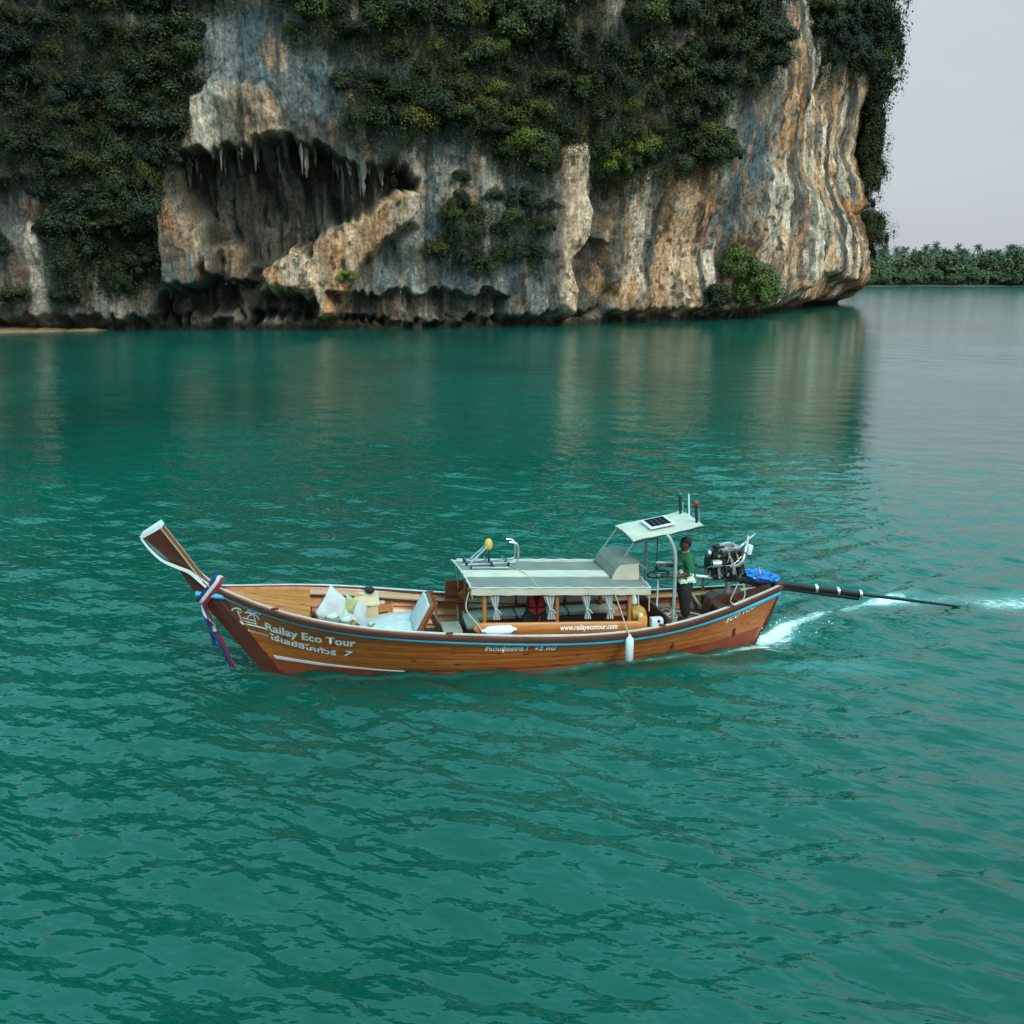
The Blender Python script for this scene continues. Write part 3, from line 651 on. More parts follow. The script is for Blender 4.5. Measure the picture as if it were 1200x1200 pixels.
# ------------------------------------------------------------------ far shore: land, mangroves, coconut palms
D_SH = 405.0
xs = np.linspace(60, 420, 60)
prof = [(-4, -.6), (0, .25), (6, .8), (40, 1.6), (160, 3.0), (600, 4)]
land = np.array([[(x, D_SH + o + 5 * math.sin(x * .045) + 2 * math.sin(x * .17), z) for x in xs] for o, z in prof])
tag(link('far_shore', grid_mesh('far_shore', land), pm('mud', (.10, .09, .06), (.06, .06, .04), .3, .95), smooth=True), kind='structure')
def shoreY(x): return D_SH + 5 * math.sin(x * .045) + 2 * math.sin(x * .17)
def mangrove(seed):
    g = np.random.RandomState(seed)
    v, f, t = crown(g, np.array([0, 0, 3.0]), np.array([3.4, 2.6, 3.0]), 20, 80, .36, .4)
    cm = arr_mesh('crown', v, f); set_val(cm, 'tint', t); cm.materials.append(LEAF_FAR)
    parts = []
    for q in range(5):
        a = g.rand() * 6.28; kk = np.linspace(0, 1, 4)[:, None]
        parts.append(limb(np.array([1.3 * math.cos(a), 1.3 * math.sin(a), -.3]) * (1 - kk) + np.array([.4 * math.cos(a), .4 * math.sin(a), 2.6]) * kk, .14, .06, 5))
    tv, tf = merge(parts); tm = arr_mesh('trunk', tv, tf); tm.materials.append(BARK); return cm, tm
MG = [mangrove(200 + i) for i in range(4)]
def palm(seed):
    g = np.random.RandomState(seed); hgt = 12.0
    k = np.linspace(0, 1, 8)[:, None]; lean = g.randn(2) * .7
    path = np.concatenate([lean * k ** 2, hgt * k], 1)
    tv, tf = limb(path, .22, .12, 6); tm = arr_mesh('trunk', tv, tf); tm.materials.append(BARK)
    V, F, T, o = [], [], [], 0
    top = path[-1]
    for q in range(24):
        az = q * 2.4 + g.rand() * .4; el = 1.15 - 1.75 * (q / 24) + g.randn() * .12; Lf = 3.0 + .7 * g.rand()
        hd = np.array([math.cos(az), math.sin(az), 0]); side = np.array([-math.sin(az), math.cos(az), 0])
        s = np.linspace(0, 1, 7)[:, None]
        mid = top + hd * (s * Lf * math.cos(el)) + np.array([0, 0, 1]) * (s * Lf * math.sin(el) - 1.5 * s ** 2)
        for sd in (-1, 1):                                 # leaflets as separate blades either side of the rib
            for j in range(6):
                a0, a1 = mid[j], mid[j + 1]; w = .62 * math.sin(.35 + 2.5 * (j + 1) / 7)
                out = side * sd * w + np.array([0, 0, -.55 * w]) + hd * .35 * w
                V += [a0, a0 * .35 + a1 * .65, a0 * .3 + a1 * .7 + out, a0 * .75 + a1 * .25 + out]; F.append([o, o + 1, o + 2, o + 3]); o += 4
                T += [np.clip(.35 + .3 * math.sin(el) + .1 * g.randn(), 0, 1)] * 4
    cm = arr_mesh('crown', np.array(V), np.array(F)); set_val(cm, 'tint', np.array(T)); cm.materials.append(PALM_LEAF)
    return cm, tm
PL = [palm(300 + i) for i in range(5)]
g5 = random.Random(21)
for k in range(46):
    x = 122 + k * 3.3 + g5.uniform(-1, 1)
    plant_tree('mangrove_bush', g5.choice(MG), (x, shoreY(x) + 2 + g5.uniform(0, 3), .1), g5.uniform(0, 6.28), g5.uniform(.8, 1.15), 'olive green mangrove bush along the waterline of the far shore', 'bush', 'mangroves on the far shore')
for k in range(40):
    x = 120 + k * 3.8 + g5.uniform(-1.5, 1.5)
    plant_tree('mangrove_bush', g5.choice(MG), (x, shoreY(x) + 9 + g5.uniform(0, 4), 1.2), g5.uniform(0, 6.28), g5.uniform(1.35, 1.9), 'taller mangrove bush behind the waterline bushes of the far shore', 'bush', 'taller mangroves on the far shore')
for k in range(190):
    x = 118 + g5.uniform(0, 1) * 155; row = g5.random()
    plant_tree('coconut_palm', g5.choice(PL), (x, shoreY(x) + 18 + 55 * row, 1.5), g5.uniform(0, 6.28), g5.uniform(.66, .92) + .10 * row, 'grey-green coconut palm of the grove behind the far mangroves', 'palm tree', 'coconut palms on the far shore')
gg = np.random.RandomState(9); n = 16000
xx = 90 + 260 * gg.rand(n); yy = D_SH + 14 + 70 * gg.rand(n); zz = 1.5 + gg.rand(n) ** .8 * (9.5 + 3.0 * fbm(xx / 9, yy / 30, 2, 3)) * np.clip((yy - D_SH - 4) / 22, .3, 1)
v, f, t = leaves(np.stack([xx, yy, zz], -1), unit(gg.randn(n, 3) * .5 + np.array([0, -.4, .8])), .5 + .5 * gg.rand(n), gg, .6, np.clip(.1 + .06 * zz * .6 + .15 * gg.randn(n), 0, 1))
me = arr_mesh('shore_thicket', v, f); set_val(me, 'tint', t); me.materials.append(LEAF_FAR)
tag(link('shore_thicket', me), None, None, None, 'stuff')

# ------------------------------------------------------------------ boat materials
def wood(name, light, dark, rough=.38, coat=.35, knots=True, gs=1.0):
    if name in _mats: return _mats[name]
    m, N, L, b = node_mat(name)
    t = N.new('ShaderNodeTexCoord'); oi = N.new('ShaderNodeObjectInfo')
    off = N.new('ShaderNodeVectorMath'); off.operation = 'MULTIPLY_ADD'; off.inputs[1].default_value = (37, 11, 23)
    cb = N.new('ShaderNodeCombineXYZ')
    for i in range(3): L.new(oi.outputs['Random'], cb.inputs[i])
    L.new(cb.outputs[0], off.inputs[0]); L.new(t.outputs['Object'], off.inputs[2])
    mp = N.new('ShaderNodeMapping'); mp.inputs['Scale'].default_value = (.55 * gs, 7 * gs, 9 * gs); L.new(off.outputs[0], mp.inputs[0])
    n = N.new('ShaderNodeTexNoise'); n.inputs['Scale'].default_value = 2.2; n.inputs['Detail'].default_value = 8; n.inputs['Roughness'].default_value = .68; n.inputs['Distortion'].default_value = .4
    L.new(mp.outputs[0], n.inputs['Vector'])
    r = N.new('ShaderNodeValToRGB'); r.color_ramp.elements[0].position = .3; r.color_ramp.elements[1].position = .72
    r.color_ramp.elements[0].color = (*dark, 1); r.color_ramp.elements[1].color = (*light, 1)
    L.new(n.outputs[0], r.inputs[0])
    hv = N.new('ShaderNodeHueSaturation'); mr = N.new('ShaderNodeMapRange'); mr.inputs[3].default_value = .86; mr.inputs[4].default_value = 1.12
    L.new(oi.outputs['Random'], mr.inputs[0]); L.new(mr.outputs[0], hv.inputs['Value']); L.new(r.outputs[0], hv.inputs['Color'])
    out = hv.outputs[0]
    if knots:                                             # dark knots and bolt stains
        mk = N.new('ShaderNodeMapping'); mk.inputs['Scale'].default_value = (1.5, 3.2, 4.2); L.new(off.outputs[0], mk.inputs[0])
        vo = N.new('ShaderNodeTexVoronoi'); vo.inputs['Scale'].default_value = 1.25; L.new(mk.outputs[0], vo.inputs['Vector'])
        kr = N.new('ShaderNodeMapRange'); kr.inputs[1].default_value = .07; kr.inputs[2].default_value = .17; kr.inputs[3].default_value = .85; kr.inputs[4].default_value = 0
        L.new(vo.outputs['Distance'], kr.inputs[0])
        mxk = N.new('ShaderNodeMix'); mxk.data_type = 'RGBA'; mxk.inputs[7].default_value = (.018, .010, .007, 1)
        L.new(kr.outputs[0], mxk.inputs[0]); L.new(out, mxk.inputs[6]); out = mxk.outputs[2]
    L.new(out, b.inputs['Base Color']); b.inputs['Roughness'].default_value = rough
    b.inputs['Coat Weight'].default_value = coat; b.inputs['Coat Roughness'].default_value = .22
    bp = N.new('ShaderNodeBump'); bp.inputs['Strength'].default_value = .35; bp.inputs['Distance'].default_value = .006
    L.new(n.outputs[0], bp.inputs['Height']); L.new(bp.outputs[0], b.inputs['Normal'])
    _mats[name] = m; return m
W_HULL = wood('varnished_hull_plank', (.62, .165, .028), (.29, .068, .014), rough=.38, coat=.5)
W_BOW = wood('dark_varnished_teak', (.105, .026, .014), (.045, .013, .009), knots=False)
W_RED = wood('red_varnished_wood', (.30, .060, .020), (.15, .034, .014), knots=False)
W_DECK = wood('orange_deck_plank', (.56, .19, .036), (.32, .095, .02), knots=True)
W_PALE = wood('pale_planed_wood', (.50, .27, .16), (.36, .18, .10), coat=.1)
W_IN = wood('inner_plank', (.27, .115, .055), (.12, .048, .024), coat=.1)
W_DARK = wood('dark_wood', (.075, .028, .017), (.035, .014, .010), knots=False)
W_POST = wood('orange_post', (.45, .17, .05), (.30, .10, .03), knots=False)
W_FLOOR = wood('floor_board', (.21, .085, .045), (.10, .040, .022), coat=.05)
BLUE_P = pm('sky_blue_paint', (.055, .42, .62), (.04, .34, .53), 3, .35, .1)
PALE_P = pm('pale_blue_white_paint', (.55, .62, .68), (.42, .48, .54), 4, .45, .1)
WHITE_P = pm('white_paint', (.74, .75, .78), (.60, .62, .66), 4, .5, .15)
RED_P = pm('red_bottom_paint', (.33, .062, .025), (.22, .04, .018), 3, .5, .2)
CANVAS = pm('grey_green_canvas', (.195, .185, .16), (.15, .142, .12), 2.5, .85, .25, bscale=40)
CANVAS_W = pm('cream_canvas', (.56, .49, .41), (.44, .385, .32), 3, .85, .25, bscale=40)
CUSHION = pm('beige_cushion', (.47, .42, .33), (.36, .32, .25), 4, .85, .2)
LINEN = pm('white_linen', (.52, .51, .52), (.40, .395, .41), 5, .9, .35, bscale=14)
STEEL = pm('stainless_steel', (.62, .64, .66), (.40, .42, .45), 9, .3, .05, metal=.85)
ALU = pm('dull_grey_pipe', (.36, .38, .39), (.24, .26, .27), 6, .55, .1, metal=.3)
BLACK = pm('black_rubber', (.016, .016, .018), (.008, .008, .009), 6, .55, .15)
BLACK_P = pm('black_shaft_paint', (.012, .013, .016), (.006, .006, .008), 6, .38, .15)
ROPE = pm('pale_rope', (.58, .48, .38), (.36, .29, .22), 60, .9, .3)
LETTER = pm('white_lettering', (.93, .93, .94), (.86, .86, .87), 12, .5)
FOAM_PL = pm('white_fender_vinyl', (.74, .76, .80), (.62, .64, .69), 4, .45, .05)

# ------------------------------------------------------------------ small mesh builder
class MB:
    def __init__(s): s.bm = bmesh.new()
    def add(s, V, F):
        vs = [s.bm.verts.new(Vector(tuple(v))) for v in V]
        for f in F:
            try: s.bm.faces.new([vs[int(i)] for i in f])
            except ValueError: pass
        return s
    def box(s, c, d, rot=(0, 0, 0), bev=0.0, top=(1, 1)):
        b = bmesh.new(); bmesh.ops.create_cube(b, size=1)
        for v in b.verts:
            k = top if v.co.z > 0 else (1, 1)
            v.co = Vector((v.co.x * d[0] * k[0], v.co.y * d[1] * k[1], v.co.z * d[2]))
        if bev: bmesh.ops.bevel(b, geom=list(b.edges), offset=bev, segments=2, affect='EDGES', profile=.6)
        M = Matrix.Translation(Vector(c)) @ Matrix.Rotation(rot[2], 4, 'Z') @ Matrix.Rotation(rot[1], 4, 'Y') @ Matrix.Rotation(rot[0], 4, 'X')
        b.transform(M); s._take(b); return s
    def _take(s, b):
        me = bpy.data.meshes.new('tmp'); b.to_mesh(me); b.free(); s.bm.from_mesh(me); bpy.data.meshes.remove(me)
    def tube(s, path, r, k=8, r1=None, cap=True):
        V, F = limb(path, r, r if r1 is None else r1, k); n = len(V)
        F = [tuple(f) for f in F]
        if cap: F += [tuple(range(k))[::-1], tuple(range(n - k, n))]
        return s.add(V, F)
    def prism(s, poly, y0, y1):                            # outline in (x, z), between two y values (each may be per-point)
        n = len(poly); a = y0 if hasattr(y0, '__len__') else [y0] * n; c = y1 if hasattr(y1, '__len__') else [y1] * n
        V = [(p[0], a[i], p[1]) for i, p in enumerate(poly)] + [(p[0], c[i], p[1]) for i, p in enumerate(poly)]
        F = [tuple(range(n)), tuple(range(2 * n - 1, n - 1, -1))] + [(i, n + i, n + (i + 1) % n, (i + 1) % n) for i in range(n)]
        return s.add(V, F)
    def lathe(s, prof, c=(0, 0, 0), axis='Z', k=16, squash=(1, 1)):
        V, F = [], []
        for (r, z) in prof:
            for i in range(k):
                a = 2 * math.pi * i / k; x, y = r * math.cos(a) * squash[0], r * math.sin(a) * squash[1]
                p = {'Z': (x, y, z), 'X': (z, x, y), 'Y': (x, z, y)}[axis]
                V.append((c[0] + p[0], c[1] + p[1], c[2] + p[2]))
        for j in range(len(prof) - 1):
            for i in range(k): F.append((j * k + i, j * k + (i + 1) % k, (j + 1) * k + (i + 1) % k, (j + 1) * k + i))
        F += [tuple(range(k))[::-1], tuple(range((len(prof) - 1) * k, len(prof) * k))]
        return s.add(V, F)
    def sheet(s, P, th=0.0):                               # grid of points, given a thickness along its normals
        P = np.asarray(P, float); r, c = P.shape[:2]; i = np.arange(r * c).reshape(r, c)
        F = np.stack([i[:-1, :-1], i[:-1, 1:], i[1:, 1:], i[1:, :-1]], -1).reshape(-1, 4)
        if not th: return s.add(P.reshape(-1, 3), F)
        nn = np.cross(np.gradient(P, axis=1), np.gradient(P, axis=0)); nn /= np.linalg.norm(nn, axis=2, keepdims=True) + 1e-12
        Q = P - nn * th; n = r * c
        e = np.concatenate([i[0], i[1:, -1], i[-1, -2::-1], i[-2:0:-1, 0]])
        FF = [tuple(f) for f in F] + [tuple(f[::-1] + n) for f in F] + [(e[k], e[k] + n, e[(k + 1) % len(e)] + n, e[(k + 1) % len(e)]) for k in range(len(e))]
        return s.add(np.concatenate([P.reshape(-1, 3), Q.reshape(-1, 3)]), FF)
    def ball(s, c, rad, seg=14):
        b = bmesh.new(); bmesh.ops.create_uvsphere(b, u_segments=seg, v_segments=max(6, seg // 2 + 2), radius=1)
        b.transform(Matrix.Translation(Vector(c)) @ Matrix.Diagonal((*rad, 1))); s._take(b); return s
    def build(s, name, mat, parent=None, smooth=False):
        bmesh.ops.recalc_face_normals(s.bm, faces=list(s.bm.faces))
        me = bpy.data.meshes.new(name); s.bm.to_mesh(me); s.bm.free()
        o = link(name, me, mat, parent)
        if smooth: me.polygons.foreach_set('use_smooth', [True] * len(me.polygons)); me.set_sharp_from_angle(angle=math.radians(48))
        return o
def curve(pts, n=12):                                      # smooth path through points
    P = np.array(pts, float); t = np.linspace(0, len(P) - 1, n); out = []
    for q in t:
        i = min(int(q), len(P) - 2); f = q - i
        p0, p1, p2, p3 = P[max(i - 1, 0)], P[i], P[i + 1], P[min(i + 2, len(P) - 1)]
        out.append(.5 * (2 * p1 + (p2 - p0) * f + (2 * p0 - 5 * p1 + 4 * p2 - p3) * f * f + (3 * p1 - p0 - 3 * p2 + p3) * f ** 3))
    return np.array(out)

# ------------------------------------------------------------------ hull form
HX0, HX1 = -5.744, 5.751
_QB = [1.1318, -0.0967, -0.3896, 0.0894, -0.199, 0.0726]; _QZ = [1.1154, -0.3355, 0.3106, 0.0172, 0.0013, -0.0145]
def sheer_b(X):
    t = np.clip((np.asarray(X, float) - HX0) / (HX1 - HX0) * 2 - 1, -1, 1)
    return np.sqrt(np.clip(1 - t * t, 0, None)) * np.polynomial.chebyshev.chebval(t, _QB)
def sheer_z(X):
    t = np.clip((np.asarray(X, float) - HX0) / (HX1 - HX0) * 2 - 1, -1.05, 1.05); return np.polynomial.chebyshev.chebval(t, _QZ)
WLX = [-4.62, -3.77, -2.64, -1.4, -.2, .7, 1.52, 2.4, 3.21, 4.0, 4.61, 5.25]; WLB = [.07, .32, .58, .79, .92, .93, .90, .79, .63, .47, .33, .08]
KX = [-4.15, 5.0]; WW = .72; FLARE = .86
def hull(t, w):
    """outer hull point for t 0..1 bow to stern, w 0 sheer, .72 waterline, 1 keel -> X, half-breadth, z"""
    t = np.asarray(t, float); w = np.asarray(w, float) + 0 * t
    Xs = HX0 + (HX1 - HX0) * t; Xw = WLX[0] + (WLX[-1] - WLX[0]) * t; Xk = KX[0] + (KX[1] - KX[0]) * t
    q = np.clip(w / WW, 0, 1); k = np.clip((w - WW) / (1 - WW), 0, 1)
    bs = np.maximum(sheer_b(Xs), .07); bw = np.interp(Xw, WLX, WLB)
    X = np.where(w < WW, Xs + (Xw - Xs) * q, Xw + (Xk - Xw) * k)
    y = np.where(w < WW, bw + (bs - bw) * (1 - q) ** FLARE, .05 + (bw - .05) * np.sqrt(np.clip(1 - k * k, 0, 1)))
    z = np.where(w < WW, sheer_z(Xs) * (1 - q), -.38 * k)
    return X, y, z
def hull_tw(X, z):
    w = np.full(np.shape(X), .3); t = np.full(np.shape(X), .5)
    for _ in range(25):
        Xs = HX0 + (HX1 - HX0) * t
        w = WW * np.clip(1 - z / sheer_z(Xs), 0, 1); q = w / WW
        x0 = HX0 + (WLX[0] - HX0) * q; x1 = HX1 + (WLX[-1] - HX1) * q
        t = np.clip((X - x0) / (x1 - x0), 0, 1)
    return t, w
def hull_y(X, z):
    t, w = hull_tw(np.asarray(X, float), np.asarray(z, float)); return hull(t, w)[1]
def boat_px(px, py, axis, val):
    """the boat-frame point seen at a pixel on the plane axis = val"""
    r = c_ray(px, py); o = np.array([0, 0, CAM_H]) - BOAT_O
    ca, sa = math.cos(BOAT_YAW), math.sin(BOAT_YAW)
    f = lambda v: np.array([v[0] * ca + v[1] * sa, -v[0] * sa + v[1] * ca, v[2]])
    o, r = f(o), f(r); return o + r * (val - o[axis]) / r[axis]
def hull_px(px, py):
    y = -.9
    for _ in range(30):
        p = boat_px(px, py, 1, y); y = .5 * y - .5 * float(hull_y(p[0], p[2]))
    return p

BOAT = empty('longtail_boat', BOAT_O, (0, 0, BOAT_YAW))
tag(BOAT, 'long varnished wooden longtail boat with blue rail, canvas roof and raised prow', 'boat')
TT = np.linspace(0, 1, 72)
edges = [0, .12, .24, .36, .48, .60, .72, .86, 1.0]
for side in (-1, 1):
    for k in range(8):
        w0, w1 = edges[k], edges[k + 1]; e = .006
        rows = []
        for w, off in ((w0 + .001, -.003), (w0 + e + .003, 0), ((w0 + w1) / 2, .002), (w1 - e - .003, 0), (w1 - .001, -.003)):
            X, y, z = hull(TT, w); rows.append(np.stack([X, side * (y + off), z], -1))
        P = np.array(rows) if side > 0 else np.array(rows)[::-1]
        o = MB().sheet(P, .04).build('hull_plank', W_HULL if k < 6 else RED_P, BOAT, True)
# painted bottom showing under the stern quarter and the pale boot stripe at the bow
for side in (-1, 1):
    for nm, mt, ta, tb, za, zb, ha, hb_ in (('boot_stripe', WHITE_P, .012, .27, .33, .0, .07, .02), ('bottom_paint', RED_P, .0, .34, .27, -.10, .34, .06), ('bottom_paint', RED_P, .76, .992, .015, .22, .2, .5)):
        tt = np.linspace(ta, tb, 40); f = (tt - ta) / (tb - ta)
        top = za + (zb - za) * (f if nm == 'boot_stripe' else f ** (1.3 if ta < .5 else .8)); hh = ha + (hb_ - ha) * f
        rows = []
        for s in np.linspace(0, 1, 5):
            z = top - hh * s; Xs = HX0 + (HX1 - HX0) * tt
            w = np.where(z >= 0, WW * (1 - z / sheer_z(Xs)), WW + (1 - WW) * np.clip(-z / .38, 0, 1)); w = np.clip(w, 0, .99)
            X, y, zz = hull(tt, w); rows.append(np.stack([X, side * (y + (.010 if nm == 'boot_stripe' else .006)), zz], -1))
        P = np.array(rows) if side > 0 else np.array(rows)[::-1]
        MB().sheet(P, .02).build(nm, mt, BOAT, True)
# gunwale: dark rail with pale cap, sky-blue rubbing strake below
for side in (-1, 1):
    Xs = HX0 + (HX1 - HX0) * np.linspace(.0, 1, 72); b = np.maximum(sheer_b(Xs), .06); z = sheer_z(Xs)
    def ring(offs): 
        return np.array([np.stack([Xs, side * (b + o), z + dz], -1) for o, dz in offs])
    sec = ring([(-.075, -.11), (-.075, .004), (.045, -.012), (.055, -.05), (.03, -.12), (-.075, -.11)])
    MB().sheet(sec if side > 0 else sec[::-1]).build('gunwale', W_BOW, BOAT, True)
    sec = ring([(-.082, .001), (-.082, .016), (-.03, .016), (-.03, .001), (-.082, .001)])
    MB().sheet(sec if side > 0 else sec[::-1]).build('gunwale_cap', PALE_P, BOAT, True)
    tt = np.linspace(.0, .998, 80)
    zz = sheer_z(HX0 + (HX1 - HX0) * tt) - .145; w = WW * (1 - zz / sheer_z(HX0 + (HX1 - HX0) * tt)); X, y, zz = hull(tt, w)
    path = np.stack([X, side * (y + .03), zz], -1)
    if True: path = np.concatenate([[[-6.06, side * .035, 1.63]], [[-5.9, side * .085, 1.605]], path[1:]])
    MB().tube(path, .055, 8).build('rubbing_strake', BLUE_P, BOAT, True)

# stem and the tall prow blade
st = [(-4.35, -.36), (-4.70, -.36), (-4.95, 0), (-5.35, .56), (-6.08, 1.63), (-6.33, 2.12), (-6.62, 2.46), (-6.93, 2.80), (-6.62, 2.97), (-6.30, 2.48), (-6.02, 2.02), (-5.82, 1.78), (-5.62, 1.60), (-5.10, .72), (-4.62, .05)]
th = [.06, .03, .03, .03, .03, .05, .075, .10, .155, .145, .13, .11, .10, .10, .08]
MB().prism(st, [-t for t in th], th).build('stem_post', W_BOW, BOAT)
# red-varnished aft face of the prow
aft = [(-6.60, 2.965), (-6.29, 2.48), (-6.01, 2.02), (-5.80, 1.77)]
MB().sheet(np.array([[(x + .012, y, z + .008) for (x, z), y in zip(aft, (-q, -q, -q, -q))] for q in (.158, 0, -.158)]), .03).build('prow_face', W_RED, BOAT)
for a, b2 in ((-1, 1), (1, 1)):
    MB().tube([(x + .008, a * .156, z + .008) for x, z in aft], .010, 6).build('prow_edge', CUSHION, BOAT)
# white band: cap over the tip, down the front edge and curling back to the deck
MB().prism([(-6.97, 2.79), (-6.93, 2.84), (-6.60, 3.04), (-6.555, 2.965), (-6.64, 2.915), (-6.90, 2.765)], [-.11, -.115, -.17, -.17, -.165, -.105], [.11, .115, .17, .17, .165, .105]).build('prow_band', WHITE_P, BOAT)
bp_ = curve([(-6.94, 2.77), (-6.80, 2.55), (-6.60, 2.33), (-6.36, 2.20), (-6.14, 2.09), (-5.97, 1.93), (-5.84, 1.80)], 22)
for side in (-1, 1):
    tg = np.gradient(bp_, axis=0); tg /= np.linalg.norm(tg, axis=1)[:, None]; nrm = np.stack([-tg[:, 1], tg[:, 0]], -1)
    wd = np.interp(np.linspace(0, 1, 22), [0, .3, .6, 1], [.014, .022, .028, .05])[:, None]
    yy = np.interp(np.linspace(0, 1, 22), [0, .3, .6, 1], [.112, .115, .135, .125])
    rows = [np.stack([(bp_ + nrm * wd * s)[:, 0], side * yy, (bp_ + nrm * wd * s)[:, 1]], -1) for s in (-1, 1)]
    MB().sheet(np.array(rows if side > 0 else rows[::-1]), .03).build('prow_band', WHITE_P, BOAT)
# stern post
MB().prism([(5.80, 1.13), (5.72, .95), (5.50, .30), (5.30, 0), (5.15, -.36), (4.95, -.36), (5.1, 0), (5.30, .3), (5.52, .95), (5.6, 1.11)], [-.07] * 10, [.07] * 10).build('stern_post', W_BOW, BOAT)

# ribs inside both sides
for X in np.arange(-3.72, 5.0, .46):
    for side in (-1, 1):
        zt = float(sheer_z(X)) - .06; zz = np.linspace(zt, .25, 6); yy = hull_y(np.full(6, X), zz) - .075
        MB().tube(np.stack([np.full(6, X), side * yy, zz], -1), .033, 5).build('rib', W_PALE if X < 0 else W_IN, BOAT)
# foredeck planks fanning from the stem, cut off at the forward cockpit
fr = np.linspace(-.93, .93, 8)
for k in range(7):
    a, b2 = fr[k], fr[k + 1]; P = []
    n = 16
    mid = (a + b2) / 2; xe = -4.02 + .10 * (1 - abs(mid)) - .02
    for s in (a + .006, (a + b2) / 2, b2 - .006):
        X = np.linspace(-5.66, xe, n); y = s * (sheer_b(X) - .06); z = sheer_z(X) - .075 + .03 * (1 - s * s)
        P.append(np.stack([X, y, z + (.012 if s == (a + b2) / 2 else 0)], -1))
    MB().sheet(np.array(P), .03).build('foredeck_plank', W_DECK, BOAT, True)
MB().tube(curve([(-4.0, s * .93 * (float(sheer_b(-4.0)) - .06), float(sheer_z(-4.0)) - .09) for s in np.linspace(-1, 1, 7)], 12), .03, 6).build('foredeck_beam', W_DECK, BOAT)
# side shelves under the rail
for side in (-1, 1):
    for xa, xb, mt in ((-4.05, -1.75, W_PALE), (-1.73, 2.9, W_RED), (2.95, 5.3, W_DECK)):
        X = np.linspace(xa, xb, 20); wdt = .26 if xa < 2 else .20
        rows = [np.stack([X, side * (sheer_b(X) - o), sheer_z(X) - dz], -1) for o, dz in ((.075, .06), (.075 + wdt * .5, .075), (.075 + wdt, .095))]
        MB().sheet(np.array(rows if side > 0 else rows[::-1]), -.028 if side < 0 else -.028).build('side_shelf', mt, BOAT, True)
# floor boards: forward platform, cabin sole, aft deck
def boards(xa, xb, z, n, mt, name='floor_board', gap=.008, across=False, ymax=1.2):
    if across:
        xs_ = np.linspace(xa, xb, n + 1)
        for a, b2 in zip(xs_[:-1], xs_[1:]):
            hw = min(ymax, float(hull_y((a + b2) / 2, z)) - .06)
            MB().box(((a + b2) / 2, 0, z - .015), (b2 - a - gap, 2 * hw, .03)).build(name, mt, BOAT)
    else:
        ys_ = np.linspace(-1, 1, n + 1)
        X = np.linspace(xa, xb, 8); hw = np.minimum(ymax, hull_y(X, np.full(8, z)) - .06)
        for a, b2 in zip(ys_[:-1], ys_[1:]):
            rows = [np.stack([X, s * hw + o, np.full(8, z)], -1) for s, o in ((a, gap / 2), (b2, -gap / 2))]
            MB().sheet(np.array(rows), .03).build(name, mt, BOAT)
boards(-3.95, -1.75, .56, 9, W_FLOOR)
boards(-1.72, 2.85, .30, 10, W_DARK)
boards(2.95, 4.75, .46, 12, W_FLOOR)
def bulkhead(X, z0, z1, th_, mt, ins=.065):
    zz = np.linspace(z0, z1, 6); yy = hull_y(np.full(6, X), zz) - ins
    ring = [(X, -y, z) for y, z in zip(yy, zz)] + [(X, y, z) for y, z in zip(yy[::-1], zz[::-1])]; n = len(ring)
    V = ring + [(X + th_, y, z) for _, y, z in ring]
    MB().add(V, [tuple(range(n)), tuple(range(2 * n - 1, n - 1, -1))] + [(i, n + i, n + (i + 1) % n, (i + 1) % n) for i in range(n)]).build('bulkhead', mt, BOAT)
bulkhead(-3.99, .30, .98, .04, W_DARK); bulkhead(-1.75, .27, .57, .03, W_DARK); bulkhead(2.90, .25, .87, .05, W_BOW)
for px_, py_ in ((788, 756), (860, 740)):                  # small wooden chocks on the near quarter
    q = hull_px(px_, py_); MB().box((q[0], q[1] - .01, q[2]), (.05, .05, .16), bev=.008).build('chock', W_BOW, BOAT)
# stern deck
fr = np.linspace(-.9, .9, 6)
for k in range(5):
    X = np.linspace(4.72, 5.58, 8)
    rows = [np.stack([X, s * np.maximum(sheer_b(X) - .07, .03), sheer_z(X) - .13], -1) for s in (fr[k] + .012, fr[k + 1] - .012)]
    MB().sheet(np.array(rows), .03).build('stern_deck_plank', W_DECK, BOAT)
bulkhead(4.70, .38, .84, .04, W_DARK)

# ------------------------------------------------------------------ lettering on the hull
def text_mesh(body, shear=0.0, fat=0.0, spacing=1.0):
    cu = bpy.data.curves.new('lettering', 'FONT'); cu.body = body; cu.size = 1.0; cu.shear = shear; cu.offset = fat; cu.space_character = spacing; cu.resolution_u = 3
    ob = bpy.data.objects.new('lettering', cu); COL.objects.link(ob)
    bpy.context.view_layer.update()
    me = bpy.data.meshes.new_from_object(ob.evaluated_get(bpy.context.evaluated_depsgraph_get()))
    bpy.data.objects.remove(ob); bpy.data.curves.remove(cu)
    n = len(me.vertices); co = np.zeros(n * 3, np.float32); me.vertices.foreach_get('co', co)
    return me, co.reshape(n, 3)
def letter_hull(body, pa, pb, height, name='lettering', curve_up=0.0, **kw):
    """baseline runs on the hull from pixel pa to pixel pb, letter height in metres"""
    me, co = text_mesh(body, **kw); x0_ = co[:, 0].min(); w = co[:, 0].max() - x0_
    A, B = hull_px(*pa), hull_px(*pb)
    f = (co[:, 0] - x0_) / w; X = A[0] + (B[0] - A[0]) * f; sag = -4 * curve_up * f * (1 - f)
    z = A[2] + (B[2] - A[2]) * f + sag + co[:, 1] * height / .73
    y = -hull_y(X, z) - .012
    me.vertices.foreach_set('co', np.stack([X, y, z], -1).astype(np.float32).ravel()); me.update()
    return link(name, me, LETTER, BOAT)
letter_hull('Railay Eco Tour', (311, 737.5), (417, 757.5), .19, fat=.03, curve_up=.035, spacing=1.0)
